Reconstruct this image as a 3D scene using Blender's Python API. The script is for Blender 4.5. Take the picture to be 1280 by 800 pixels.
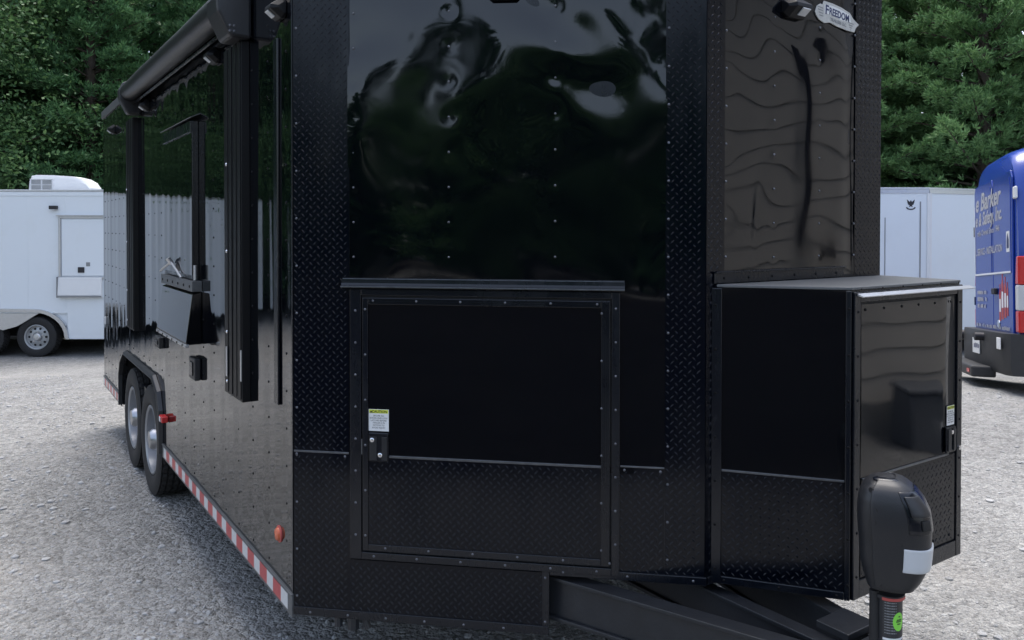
import bpy, bmesh, math, random
import numpy as np
from mathutils import Vector, Matrix

for o in list(bpy.data.objects):
    bpy.data.objects.remove(o, do_unlink=True)
SC = bpy.context.scene
COL = SC.collection
R = math.radians

# ------------------------------------------------------------------ camera
CAM = np.array([-2.4267, -2.6005, 1.6441])
FW = np.array([0.557356, 0.830167, -0.013312])
RT = np.array([0.830247, -0.557395, 0.000947])
UP = np.array([0.006634, 0.011581, 0.999911])
FPX, PY = 995.5, 298.6
cd = bpy.data.cameras.new('camera')
cam = bpy.data.objects.new('camera', cd)
COL.objects.link(cam)
cd.sensor_fit = 'HORIZONTAL'
cd.sensor_width = 36.0
cd.lens = FPX / 1280 * 36.0
cd.shift_y = -101.4 / 1280
cd.clip_start = 0.05
cd.clip_end = 1000
cam.matrix_world = Matrix(((RT[0], UP[0], -FW[0], CAM[0]), (RT[1], UP[1], -FW[1], CAM[1]),
                           (RT[2], UP[2], -FW[2], CAM[2]), (0, 0, 0, 1)))
SC.camera = cam

# ------------------------------------------------------------------ sky, sun, exposure
SUN_AZ, SUN_EL = 30.0, 74.0          # azimuth from +Y towards +X
W = bpy.data.worlds.new('World')
SC.world = W
W.use_nodes = True
nt = W.node_tree
nt.nodes.clear()
sky = nt.nodes.new('ShaderNodeTexSky')
sky.sky_type = 'NISHITA'
sky.sun_disc = False
sky.sun_elevation = R(SUN_EL)
sky.sun_rotation = R(SUN_AZ)
sky.air_density = 1.0
sky.dust_density = 3.0
sky.ozone_density = 1.0
hs = nt.nodes.new('ShaderNodeHueSaturation')
hs.inputs['Saturation'].default_value = 0.74
bg = nt.nodes.new('ShaderNodeBackground')
bg.inputs['Strength'].default_value = 0.15
wo = nt.nodes.new('ShaderNodeOutputWorld')
nt.links.new(sky.outputs[0], hs.inputs['Color'])
nt.links.new(hs.outputs[0], bg.inputs['Color'])
nt.links.new(bg.outputs[0], wo.inputs['Surface'])
sl = bpy.data.lights.new('sun', 'SUN')
sl.energy = 1.3
sl.angle = R(38)
sl.color = (1.0, 0.97, 0.93)
sun = bpy.data.objects.new('sun', sl)
COL.objects.link(sun)
sd = Vector((math.sin(R(SUN_AZ)) * math.cos(R(SUN_EL)), math.cos(R(SUN_AZ)) * math.cos(R(SUN_EL)), math.sin(R(SUN_EL))))
sun.rotation_euler = sd.to_track_quat('Z', 'Y').to_euler()
sun.location = (0, 0, 30)
vs = SC.view_settings
vs.view_transform = 'Standard'
vs.look = 'None'
vs.gamma = 1.0
vs.exposure = 1.42
vs.use_curve_mapping = False

rng = np.random.default_rng(7)
random.seed(7)


# ------------------------------------------------------------------ helpers
def at(x, y, d):
    """photo pixel (1280x800) at depth d along the view axis -> world point"""
    return CAM + d * (FW + RT * (x - 640) / FPX - UP * (y - PY) / FPX)


def ground_z(x, y):
    r = np.hypot(np.asarray(x, float), np.asarray(y, float) - 1.0)
    u = np.clip((r - 5.0) / 6.5, 0, 1)
    return -0.47 * u * u * (3 - 2 * u)


class Fr:
    """a vertical face: s along t, d outwards along n, z up"""
    def __init__(self, o, t, n, up=(0, 0, 1)):
        self.o = np.array(o, float)
        self.t = np.array(t, float)
        self.n = np.array(n, float)
        self.u = np.array(up, float)

    def p(self, s, d, z):
        return tuple(self.o + self.t * s + self.n * d + self.u * z)


def fr_between(a, b):
    a = np.array([a[0], a[1], 0.0])
    b = np.array([b[0], b[1], 0.0])
    t = b - a
    L = np.linalg.norm(t)
    t = t / L
    return Fr(a, t, (t[1], -t[0], 0)), L


ORG = {}


class MB:
    def __init__(self):
        self.v = []
        self.f = []

    def add(self, vs_, fs_):
        k = len(self.v)
        self.v += [tuple(map(float, q)) for q in vs_]
        self.f += [tuple(i + k for i in q) for q in fs_]
        return self

    def box(self, fr, s0, s1, d0, d1, z0, z1):
        q = [fr.p(s, d, z) for z in (z0, z1) for s, d in ((s0, d0), (s1, d0), (s1, d1), (s0, d1))]
        return self.add(q, [(0, 1, 2, 3), (7, 6, 5, 4), (0, 4, 5, 1), (1, 5, 6, 2), (2, 6, 7, 3), (3, 7, 4, 0)])

    def prism(self, fr, pts, d0, d1):
        """polygon (s,z) extruded from d0 to d1"""
        n = len(pts)
        q = [fr.p(s, d0, z) for s, z in pts] + [fr.p(s, d1, z) for s, z in pts]
        return self.add(q, [tuple(range(n)), tuple(range(2 * n - 1, n - 1, -1))] +
                        [(i, (i + 1) % n, n + (i + 1) % n, n + i) for i in range(n)])

    def plan(self, pts, z0, z1):
        n = len(pts)
        q = [(x, y, z0) for x, y in pts] + [(x, y, z1) for x, y in pts]
        return self.add(q, [tuple(range(n)), tuple(range(2 * n - 1, n - 1, -1))] +
                        [(i, (i + 1) % n, n + (i + 1) % n, n + i) for i in range(n)])

    def cyl(self, p0, p1, r0, r1=None, n=12, caps=True):
        r1 = r0 if r1 is None else r1
        p0 = np.array(p0, float)
        p1 = np.array(p1, float)
        a = p1 - p0
        a = a / np.linalg.norm(a)
        b = np.cross(a, (0, 0, 1) if abs(a[2]) < .9 else (1, 0, 0))
        b /= np.linalg.norm(b)
        c = np.cross(a, b)
        q = []
        for p_, r_ in ((p0, r0), (p1, r1)):
            for i in range(n):
                w = 2 * math.pi * i / n
                q.append(p_ + r_ * (b * math.cos(w) + c * math.sin(w)))
        fs_ = [(i, (i + 1) % n, n + (i + 1) % n, n + i) for i in range(n)]
        if caps:
            fs_ += [tuple(range(n - 1, -1, -1)), tuple(range(n, 2 * n))]
        return self.add(q, fs_)

    def lathe(self, o, axis, prof, n=48, rmod=None):
        """prof: list of (radius, height along axis)"""
        o = np.array(o, float)
        a = np.array(axis, float)
        a /= np.linalg.norm(a)
        b = np.cross(a, (0, 0, 1) if abs(a[2]) < .9 else (1, 0, 0))
        b /= np.linalg.norm(b)
        c = np.cross(a, b)
        q = []
        for j, (r_, h_) in enumerate(prof):
            for i in range(n):
                w = 2 * math.pi * i / n
                rr = r_ + (rmod(j, i) if rmod else 0)
                q.append(o + a * h_ + rr * (b * math.cos(w) + c * math.sin(w)))
        fs_ = []
        for j in range(len(prof) - 1):
            for i in range(n):
                fs_.append((j * n + i, j * n + (i + 1) % n, (j + 1) * n + (i + 1) % n, (j + 1) * n + i))
        return self.add(q, fs_)

    def dome(self, fr, s, z, d, r=.0045, h=.0028, n=7):
        q = []
        for rr, hh in ((r, 0), (r * .72, h * .75)):
            for i in range(n):
                w = 2 * math.pi * i / n
                q.append(fr.p(s + rr * math.cos(w), d + hh, z + rr * math.sin(w)))
        q.append(fr.p(s, d + h, z))
        fs_ = [(i, (i + 1) % n, n + (i + 1) % n, n + i) for i in range(n)] + \
              [(n + i, n + (i + 1) % n, 2 * n) for i in range(n)]
        return self.add(q, fs_)

    def treads(self, fr, s0, s1, z0, z1, d, ps=.0265, pz=.0133):
        e = .009
        i = 0
        z = z0 + .007
        while z < z1 - .006:
            s = s0 + .008 + (ps / 2 if i % 2 else 0)
            sg = 1 if i % 2 else -1
            while s < s1 - .007:
                l, w, h = .0088 * .7071, .0025 * .7071, .0014
                a = (l, sg * l)
                b = (-sg * w, w)
                P = lambda k, m, hh: fr.p(s + a[0] * k + b[0] * m, d + hh, z + a[1] * k + b[1] * m)
                q = [P(-1, 0, 0), P(0, -1, 0), P(1, 0, 0), P(0, 1, 0), P(-.45, 0, h), P(.45, 0, h)]
                self.add(q, [(0, 1, 4), (1, 5, 4), (1, 2, 5), (2, 3, 5), (3, 4, 5), (3, 0, 4)])
                s += ps
            i += 1
            z += pz
        return self

    def build(self, name, mat, parent=None, smooth=0, bevel=0, recalc=True, kind=None):
        me = bpy.data.meshes.new(name)
        o_ = ORG.get(parent.name, np.zeros(3)) if parent else np.zeros(3)
        me.from_pydata([tuple(np.array(q) - o_) for q in self.v] if np.any(o_) else self.v, [], self.f)
        me.update()
        if recalc:
            bm = bmesh.new()
            bm.from_mesh(me)
            bmesh.ops.recalc_face_normals(bm, faces=bm.faces)
            bm.to_mesh(me)
            bm.free()
        if mat:
            me.materials.append(mat)
        if smooth:
            me.shade_smooth()
            me.set_sharp_from_angle(angle=R(smooth))
        ob = bpy.data.objects.new(name, me)
        COL.objects.link(ob)
        if parent:
            ob.parent = parent
            ORG[ob.name] = o_
        if bevel:
            m = ob.modifiers.new('bevel', 'BEVEL')
            m.width = bevel
            m.segments = 2
            m.limit_method = 'ANGLE'
            m.angle_limit = R(40)
        if kind:
            ob['kind'] = kind
        return ob


def tag(o, label, cat, group=None, kind=None):
    if kind:
        o['kind'] = kind
        return o
    o['label'] = label
    o['category'] = cat
    if group:
        o['group'] = group
    return o


def thing(name, loc, label, cat, group=None):
    o = bpy.data.objects.new(name, None)
    o.empty_display_size = .2
    COL.objects.link(o)
    o.location = loc
    ORG[o.name] = np.array(loc, float)
    return tag(o, label, cat, group)


def kids(o):
    return [c for c in bpy.data.objects if c.parent == o]


def copy_tree(o, parent=None):
    c = o.copy()
    COL.objects.link(c)
    c.parent = parent
    for k in kids(o):
        copy_tree(k, c)
    return c


def text(body, size, mat, fr, s, z, d, parent, name='lettering', shear=0, align='LEFT', spacing=1.0, line=1.0, extr=.0003, xs=1.0, bold=0):
    cu = bpy.data.curves.new('t', 'FONT')
    cu.body = body
    cu.size = size
    cu.shear = shear
    cu.align_x = align
    cu.space_character = spacing
    cu.space_line = line
    cu.extrude = extr
    cu.offset = bold
    cu.resolution_u = 3
    ob = bpy.data.objects.new('t', cu)
    COL.objects.link(ob)
    bpy.context.view_layer.update()
    me = bpy.data.meshes.new_from_object(ob.evaluated_get(bpy.context.evaluated_depsgraph_get()))
    m = MB()
    m.v = [fr.p(s + v.co.x * xs, d + v.co.z, z + v.co.y) for v in me.vertices]
    m.f = [tuple(p.vertices) for p in me.polygons]
    bpy.data.objects.remove(ob, do_unlink=True)
    bpy.data.curves.remove(cu)
    bpy.data.meshes.remove(me)
    return m.build(name, mat, parent)


# ------------------------------------------------------------------ materials
def M(name, col, rough=.5, metal=0.0, ior=1.5, noise=None, bump=None, coat=0, dirt=None, spec=None):
    """noise=(scale, amount) colour variation, bump=(scale, distance), dirt=(scale, colour, amount)"""
    m = bpy.data.materials.new(name)
    m.use_nodes = True
    t = m.node_tree
    b = t.nodes['Principled BSDF']
    b.inputs['Base Color'].default_value = (*col, 1)
    b.inputs['Roughness'].default_value = rough
    b.inputs['Metallic'].default_value = metal
    b.inputs['IOR'].default_value = ior
    if spec is not None:
        b.inputs['Specular IOR Level'].default_value = spec
    if coat:
        b.inputs['Coat Weight'].default_value = coat
        b.inputs['Coat Roughness'].default_value = .03
    tc = t.nodes.new('ShaderNodeTexCoord')
    last = None
    if noise:
        n = t.nodes.new('ShaderNodeTexNoise')
        n.inputs['Scale'].default_value = noise[0]
        n.inputs['Detail'].default_value = 5
        t.links.new(tc.outputs['Object'], n.inputs['Vector'])
        mx = t.nodes.new('ShaderNodeMix')
        mx.data_type = 'RGBA'
        lo = tuple(c * (1 - noise[1]) for c in col)
        hi = tuple(min(1, c * (1 + noise[1])) for c in col)
        mx.inputs[6].default_value = (*lo, 1)
        mx.inputs[7].default_value = (*hi, 1)
        t.links.new(n.outputs['Fac'], mx.inputs[0])
        last = mx.outputs[2]
    if dirt:
        n = t.nodes.new('ShaderNodeTexNoise')
        n.inputs['Scale'].default_value = dirt[0]
        n.inputs['Detail'].default_value = 8
        n.inputs['Roughness'].default_value = .7
        t.links.new(tc.outputs['Object'], n.inputs['Vector'])
        rp = t.nodes.new('ShaderNodeMapRange')
        rp.inputs[1].default_value = .5
        rp.inputs[2].default_value = .8
        rp.inputs[4].default_value = dirt[2]
        t.links.new(n.outputs['Fac'], rp.inputs[0])
        mx = t.nodes.new('ShaderNodeMix')
        mx.data_type = 'RGBA'
        mx.inputs[6].default_value = (*col, 1)
        mx.inputs[7].default_value = (*dirt[1], 1)
        if last:
            t.links.new(last, mx.inputs[6])
        t.links.new(rp.outputs[0], mx.inputs[0])
        last = mx.outputs[2]
    if last:
        t.links.new(last, b.inputs['Base Color'])
    if bump:
        n = t.nodes.new('ShaderNodeTexNoise')
        n.inputs['Scale'].default_value = bump[0]
        n.inputs['Detail'].default_value = 4
        t.links.new(tc.outputs['Object'], n.inputs['Vector'])
        bp = t.nodes.new('ShaderNodeBump')
        bp.inputs['Distance'].default_value = bump[1]
        bp.inputs['Strength'].default_value = 1.0
        t.links.new(n.outputs['Fac'], bp.inputs['Height'])
        t.links.new(bp.outputs[0], b.inputs['Normal'])
    return m


m_gloss = M('black_gloss_aluminium', (.0006, .0013, .0030), .035, ior=1.56, dirt=(9, (.006, .006, .006), .2))
m_dia = M('black_diamond_plate', (.0006, .0018, .0052), .15, spec=.3, dirt=(20, (.007, .007, .007), .25))
m_trim = M('black_trim', (.0030, .0046, .0085), .26, noise=(30, .2))
m_edge = M('bare_aluminium_edge', (.16, .17, .185), .36, .9, noise=(40, .35))
m_screw = M('zinc_screw', (.13, .135, .15), .42, .7, noise=(40, .6))
m_bscrew = M('black_screw', (.004, .004, .005), .6, spec=.2)
m_rubber = M('rubber', (.016, .016, .017), .75, noise=(40, .3), bump=(120, .001))
m_white = M('white_paint', (.70, .745, .785), .28, dirt=(1.6, (.60, .61, .60), .3))
m_wsat = M('white_plastic', (.70, .71, .72), .45, noise=(6, .05))
m_alu = M('aluminium_trim', (.55, .56, .58), .35, .85, noise=(25, .1))
m_frame = M('black_frame_steel', (.016, .018, .022), .40, noise=(18, .4), bump=(90, .0006))
m_dark = M('dark_interior', (.008, .008, .009), .7)
m_red = M('reflector_red', (.42, .05, .055), .3, noise=(60, .15))
m_tape = M('reflector_white', (.55, .56, .57), .3, noise=(60, .12))
m_amber = M('amber_lens', (.55, .12, .05), .2)
m_redlens = M('red_lens', (.50, .03, .03), .15)
m_lens = M('clear_lens', (.52, .54, .56), .35)
m_vinyl = M('sticker_white', (.72, .73, .73), .4)
m_yellow = M('sticker_yellow', (.62, .68, .06), .4)
m_ink = M('ink_black', (.015, .015, .02), .5)
m_navy = M('ink_navy', (.02, .03, .10), .5)
m_greyink = M('ink_grey', (.22, .23, .24), .5)
m_fabric = M('black_vinyl_awning', (.016, .017, .02), .38, bump=(60, .001))
m_plast = M('black_textured_plastic', (.014, .015, .018), .42, bump=(400, .0004))
m_green = M('sticker_green', (.25, .72, .08), .5)
m_redlab = M('label_red', (.45, .08, .07), .5)
m_chrome = M('chrome', (.7, .7, .72), .12, 1.0)
m_blue = M('van_blue', (.012, .045, .29), .25, coat=.15, dirt=(5, (.02, .05, .25), .4))
m_vglass = M('van_glass', (.008, .012, .05), .05)
m_vtext = M('van_letter_grey', (.42, .42, .44), .5)
m_vinyl_red = M('decal_red', (.40, .06, .05), .5)
m_bumper = M('bumper_plastic', (.026, .027, .030), .55, noise=(12, .25))
m_asphalt_c = (.045, .046, .048)
m_bark = M('bark', (.07, .055, .042), .9, noise=(9, .4), bump=(20, .02))
m_siding = M('siding_tan', (.60, .56, .50), .6, noise=(4, .08), bump=(60, .0006))
m_roof = M('shingle_dark', (.06, .055, .052), .9, noise=(12, .4), bump=(30, .01))


def smudge(m_, lo, hi, sc_):
    t = m_.node_tree
    tc = t.nodes.new('ShaderNodeTexCoord')
    n = t.nodes.new('ShaderNodeTexNoise')
    n.inputs['Scale'].default_value = sc_
    n.inputs['Detail'].default_value = 9
    n.inputs['Roughness'].default_value = .75
    mp = t.nodes.new('ShaderNodeMapping')
    mp.inputs['Scale'].default_value = (1, 1, .35)
    t.links.new(tc.outputs['Object'], mp.inputs[0])
    t.links.new(mp.outputs[0], n.inputs['Vector'])
    r_ = t.nodes.new('ShaderNodeMapRange')
    r_.inputs[1].default_value = .42
    r_.inputs[2].default_value = .72
    r_.inputs[3].default_value = lo
    r_.inputs[4].default_value = hi
    t.links.new(n.outputs['Fac'], r_.inputs[0])
    t.links.new(r_.outputs[0], t.nodes['Principled BSDF'].inputs['Roughness'])


m_sidegloss = M('black_side_gloss', (.0006, .0013, .0030), .035, ior=1.85, dirt=(9, (.010, .010, .010), .2))
smudge(m_sidegloss, .025, .10, 5)
smudge(m_gloss, .022, .11, 5)
smudge(m_dia, .11, .30, 7)
smudge(m_trim, .20, .42, 6)
m_rail = M('worn_rail_grey', (.11, .115, .12), .45, .3, noise=(30, .3))


def gravel_mat(name, lo, hi, sand, fine=1.0):
    m = bpy.data.materials.new(name)
    m.use_nodes = True
    t = m.node_tree
    b = t.nodes['Principled BSDF']
    b.inputs['Roughness'].default_value = .92
    b.inputs['Specular IOR Level'].default_value = .25
    tc = t.nodes.new('ShaderNodeTexCoord')

    def noise(sc, det=6, rough=.6):
        n = t.nodes.new('ShaderNodeTexNoise')
        n.inputs['Scale'].default_value = sc
        n.inputs['Detail'].default_value = det
        n.inputs['Roughness'].default_value = rough
        t.links.new(tc.outputs['Object'], n.inputs['Vector'])
        return n.outputs['Fac']

    def vor(sc, feat='F1'):
        n = t.nodes.new('ShaderNodeTexVoronoi')
        n.feature = feat
        n.inputs['Scale'].default_value = sc
        n.inputs['Randomness'].default_value = 1.0
        # warp
        w = t.nodes.new('ShaderNodeTexNoise')
        w.inputs['Scale'].default_value = sc * .7
        t.links.new(tc.outputs['Object'], w.inputs['Vector'])
        ad = t.nodes.new('ShaderNodeVectorMath')
        ad.operation = 'MULTIPLY_ADD'
        ad.inputs[1].default_value = (.6 / sc,) * 3
        t.links.new(w.outputs['Color'], ad.inputs[0])
        t.links.new(tc.outputs['Object'], ad.inputs[2])
        t.links.new(ad.outputs[0], n.inputs['Vector'])
        return n

    def math_(op, a, bb, clamp=False):
        n = t.nodes.new('ShaderNodeMath')
        n.operation = op
        n.use_clamp = clamp
        for i, x in enumerate((a, bb)):
            if isinstance(x, (int, float)):
                n.inputs[i].default_value = x
            else:
                t.links.new(x, n.inputs[i])
        return n.outputs[0]

    def mix(fac, a, bb):
        n = t.nodes.new('ShaderNodeMix')
        n.data_type = 'RGBA'
        t.links.new(fac, n.inputs[0])
        for i, x in ((6, a), (7, bb)):
            if isinstance(x, tuple):
                n.inputs[i].default_value = (*x, 1)
            else:
                t.links.new(x, n.inputs[i])
        return n.outputs[2]
    v1 = vor(38 * fine)
    v2 = vor(95 * fine)
    n1 = noise(.55, 5)
    n2 = noise(7, 6, .7)
    n3 = noise(60, 4, .7)
    sep = t.nodes.new('ShaderNodeSeparateColor')
    t.links.new(v1.outputs['Color'], sep.inputs[0])
    sep2 = t.nodes.new('ShaderNodeSeparateColor')
    t.links.new(v2.outputs['Color'], sep2.inputs[0])
    f = math_('ADD', math_('MULTIPLY', sep.outputs[0], .35), math_('MULTIPLY', sep2.outputs[0], .3))
    f = math_('ADD', f, math_('MULTIPLY', math_('SUBTRACT', n2, .5), .9))
    f = math_('ADD', f, math_('MULTIPLY', math_('SUBTRACT', n1, .5), .7), True)
    c = mix(f, lo, hi)
    s = math_('MULTIPLY', math_('SUBTRACT', noise(.9, 3), .55), 4, True)
    c = mix(math_('MULTIPLY', s, .6), c, sand)
    t.links.new(c, b.inputs['Base Color'])
    h = math_('ADD', math_('MULTIPLY', math_('SUBTRACT', 1, v1.outputs['Distance']), .9),
              math_('MULTIPLY', math_('SUBTRACT', 1, v2.outputs['Distance']), .4))
    h = math_('MULTIPLY', h, math_('ADD', .35, n2))
    h = math_('ADD', h, math_('MULTIPLY', n3, .35))
    h = math_('ADD', h, math_('MULTIPLY', n2, .8))
    bp = t.nodes.new('ShaderNodeBump')
    bp.inputs['Distance'].default_value = .030 / fine
    t.links.new(h, bp.inputs['Height'])
    t.links.new(bp.outputs[0], b.inputs['Normal'])
    return m


m_gravel = gravel_mat('gravel', (.165, .165, .161), (.50, .499, .487), (.39, .370, .342))
m_stone = M('gravel_stone', (.33, .333, .336), .9, noise=(14, .45), bump=(90, .003))
m_asph = gravel_mat('asphalt', (.018, .018, .020), (.040, .040, .042), (.03, .03, .03), 2.0)


m_asph.node_tree.nodes['Principled BSDF'].inputs['Specular IOR Level'].default_value = .03


def leaf_mat(name, lo, hi):
    m = bpy.data.materials.new(name)
    m.use_nodes = True
    t = m.node_tree
    b = t.nodes['Principled BSDF']
    b.inputs['Roughness'].default_value = .55
    b.inputs['Specular IOR Level'].default_value = .3
    g = t.nodes.new('ShaderNodeNewGeometry')
    oi = t.nodes.new('ShaderNodeObjectInfo')
    mx = t.nodes.new('ShaderNodeMix')
    mx.data_type = 'RGBA'
    mx.inputs[6].default_value = (*lo, 1)
    mx.inputs[7].default_value = (*hi, 1)
    t.links.new(g.outputs['Random Per Island'], mx.inputs[0])
    h = t.nodes.new('ShaderNodeHueSaturation')
    mr = t.nodes.new('ShaderNodeMapRange')
    mr.inputs[3].default_value = .7
    mr.inputs[4].default_value = 1.3
    t.links.new(oi.outputs['Random'], mr.inputs[0])
    t.links.new(mr.outputs[0], h.inputs['Value'])
    t.links.new(mx.outputs[2], h.inputs['Color'])
    t.links.new(h.outputs[0], b.inputs['Base Color'])
    tr = t.nodes.new('ShaderNodeBsdfTranslucent')
    t.links.new(h.outputs[0], tr.inputs['Color'])
    ms = t.nodes.new('ShaderNodeMixShader')
    ms.inputs[0].default_value = .25
    out = t.nodes['Material Output']
    t.links.new(b.outputs[0], ms.inputs[1])
    t.links.new(tr.outputs[0], ms.inputs[2])
    t.links.new(ms.outputs[0], out.inputs['Surface'])
    return m


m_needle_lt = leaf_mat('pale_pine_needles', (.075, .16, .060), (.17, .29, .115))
m_needle = leaf_mat('pine_needles', (.045, .115, .052), (.125, .245, .100))
m_leaf = leaf_mat('broad_leaves', (.040, .105, .042), (.135, .25, .085))

# ------------------------------------------------------------------ ground
def vnoise(x, y, seed=0):
    return (np.sin(x * 1.3 + 2.1 * seed) * np.cos(y * 1.1 + seed) + .5 * np.sin(x * 3.1 + y * 2.3 + seed) +
            .35 * np.sin(x * 5.7 - y * 4.9 + 3 * seed) + .25 * np.cos(x * 9.1 + y * 8.3))


def build_ground():
    rad = [0] + list(np.geomspace(.15, 14, 150)) + list(np.geomspace(16, 600, 18))
    n = 220
    vv = [(-1.0, 0.5, 0)]
    for r in rad[1:]:
        for i in range(n):
            w = 2 * math.pi * i / n
            x = -1 + r * math.cos(w)
            y = .5 + r * math.sin(w)
            z = float(ground_z(x, y)) + .006 * float(vnoise(x * 1.2, y * 1.2)) * (1 if r < 14 else 0)
            vv.append((x, y, z))
    ff = [(0, 1 + i, 1 + (i + 1) % n) for i in range(n)]
    for j in range(len(rad) - 2):
        a = 1 + j * n
        b = a + n
        for i in range(n):
            ff.append((a + i, b + i, b + (i + 1) % n, a + (i + 1) % n))
    m = MB()
    m.v, m.f = vv, ff
    o = m.build('ground', m_gravel, None, smooth=60, recalc=False)
    tag(o, '', '', kind='structure')
    # asphalt lot behind the photographer
    m = MB()
    e1 = np.array([.66, -.751])
    e2 = np.array([-.751, -.66])
    o0 = np.array([-2.75, -2.75])
    ks = np.concatenate([np.linspace(-12, 9, 50)])
    js = np.concatenate([np.linspace(0, 10, 24), np.linspace(11, 24, 8)])
    for j in js:
        for k in ks:
            jj = j + (.12 * math.sin(k * 1.7) + .06 * math.sin(k * 5.1) if j == 0 else 0)
            q = o0 + e1 * k + e2 * jj
            m.v.append((q[0], q[1], float(ground_z(*q)) + .02))
    nk = len(ks)
    for a in range(len(js) - 1):
        for b in range(nk - 1):
            i = a * nk + b
            m.f.append((i, i + 1, i + nk + 1, i + nk))
    o = m.build('asphalt_lot', m_asph, None, smooth=60)
    tag(o, '', '', kind='structure')


build_ground()


def build_stones():
    ico = [(0, 0, 1), (.894, 0, .447), (.276, .851, .447), (-.724, .526, .447), (-.724, -.526, .447), (.276, -.851, .447)]
    fa = [(0, 1, 2), (0, 2, 3), (0, 3, 4), (0, 4, 5), (0, 5, 1)]
    base = np.array(ico + [(.9, .3, -.4), (.0, .95, -.4), (-.9, .2, -.4), (-.5, -.85, -.4), (.55, -.8, -.4)])
    fb = [(1, 6, 2), (2, 6, 7), (2, 7, 3), (3, 7, 8), (3, 8, 4), (4, 8, 9), (4, 9, 5), (5, 9, 10), (5, 10, 1), (1, 10, 6)]
    ff = fa + fb
    V, F = [], []
    N = 11500
    zones = [((-4.2, -1.5), (-.9, 9), .45), ((.4, 6.5), (-1.6, 6), .30), ((-1.9, 1.0), (-2.2, 1.2), .25)]
    k = 0
    for zx, zy, fr_ in zones:
        for _ in range(int(N * fr_)):
            x = rng.uniform(*zx)
            y = rng.uniform(*zy)
            d = math.hypot(x - CAM[0], y - CAM[1])
            s = min(.017, .0036 * math.exp(abs(rng.normal(0, .68)))) * (1 if d < 5 else 1.2)
            p = base * (s * rng.uniform(.7, 1.3, 3)) * rng.uniform(.8, 1.2, (11, 1))
            p[:, 2] *= .7
            w = rng.uniform(0, 6.28)
            c, sn = math.cos(w), math.sin(w)
            q = np.stack([p[:, 0] * c - p[:, 1] * sn + x, p[:, 0] * sn + p[:, 1] * c + y,
                          p[:, 2] + float(ground_z(x, y)) + .006 * float(vnoise(x * 1.2, y * 1.2)) + s * .12], 1)
            V.append(q)
            F += [(a + k, b + k, c_ + k) for a, b, c_ in ff]
            k += 11
    m = MB()
    m.v = [tuple(q) for q in np.concatenate(V)]
    m.f = F
    o = m.build('loose_gravel', m_stone, None, recalc=False)
    tag(o, '', '', kind='stuff')


build_stones()

# ------------------------------------------------------------------ black trailer
A = (-1.554, 0.0)
B = (-.578, -.909)
Cc = (.345, -.909)
Cr = (.60, -.62)
L = 4.77
ZT = 2.60
TR = thing('concession_trailer', (-.48, 2.2, 0), 'glossy black concession trailer with diamond plate nose, tongue box and rolled awning', 'trailer')
SIDE = Fr((-1.554, 0, 0), (0, 1, 0), (-1, 0, 0))
CH, CHL = fr_between(A, B)
FL, FLL = fr_between(B, Cc)
RC, RCL = fr_between(Cc, Cr)
RS = Fr((.60, -.62, 0), (0, 1, 0), (1, 0, 0))
RE = Fr((-1.554, L, 0), (1, 0, 0), (0, 1, 0))

# hollow shell behind the skins
WELL_ = [(2.20, .30), (2.22, .60), (2.42, .76), (3.55, .76), (3.78, .60), (3.80, .30)]
m = MB()
m.box(SIDE, 0, 2.27, -.03, 0, .36, 2.56)
m.box(SIDE, 2.27, 3.76, -.03, 0, .745, 2.56)
m.box(SIDE, 3.76, L, -.03, 0, .36, 2.56)
m.box(CH, .0, CHL, -.03, 0, .56, 2.56)
m.box(CH, .0, .85, -.03, 0, .36, .559)
m.box(FL, .0, FLL, -.03, 0, .56, 2.56)
m.box(RC, .0, RCL, -.03, 0, .56, 2.56)
m.box(RS, .0, L + .62, -.03, 0, .36, 2.56)
m.box(RE, .031, 2.12, -.03, 0, .36, 2.56)
m.plan([(-1.52, .03), (-.57, -.87), (.33, -.87), (.57, -.60), (.57, L - .04), (-1.52, L - .04)], .562, .60)
shell = m.build('body_shell', m_trim, TR)
m = MB()
m.plan([(-1.554, 0), B, Cc, Cr, (.60, L), (-1.554, L)], 2.561, 2.60)
m.build('roof', m_trim, TR, bevel=.004)
# wheel well liner
m = MB()
m.box(SIDE, 2.26, 3.77, -.32, -.31, .30, .78)
m.box(SIDE, 2.255, 2.265, -.32, -.031, .36, .78)
m.box(SIDE, 3.765, 3.775, -.32, -.031, .36, .78)
m.box(SIDE, 2.266, 3.764, -.309, -.031, .77, .78)
m.build('wheel_well_liner', m_dark, TR)

# --- side skin: one thin rippled sheet, open at the wheel well
STUD = .2
SCR_S = [(.07 + STUD * k) for k in range(24)]
SCR_Z = [.45 + .128 * k for k in range(17)]


def inside(pt, poly):
    x, y = pt
    c = False
    j = len(poly) - 1
    for i in range(len(poly)):
        xi, yi = poly[i]
        xj, yj = poly[j]
        if (yi > y) != (yj > y) and x < (xj - xi) * (y - yi) / (yj - yi) + xi:
            c = not c
        j = i
    return c


def sheet(fr, s0, s1, z0, z1, ns, nz, h, d0, name, mat, parent, hole=None):
    S = np.linspace(s0, s1, ns + 1)
    Z = np.linspace(z0, z1, nz + 1)
    SS, ZZ = np.meshgrid(S, Z)
    H = h(SS, ZZ) + d0
    m_ = MB()
    P = fr.o + SS[..., None] * fr.t + H[..., None] * fr.n + ZZ[..., None] * fr.u
    m_.v = [tuple(q) for q in P.reshape(-1, 3)]
    for j in range(nz):
        for i in range(ns):
            if hole and inside(((S[i] + S[i + 1]) / 2, (Z[j] + Z[j + 1]) / 2), hole):
                continue
            a = j * (ns + 1) + i
            m_.f.append((a, a + 1, a + ns + 2, a + ns + 1))
    return m_.build(name, mat, parent, smooth=180, recalc=False)


ph = rng.uniform(0, 6.28, 40)
amp = rng.uniform(.4, 1.3, 40)


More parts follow.
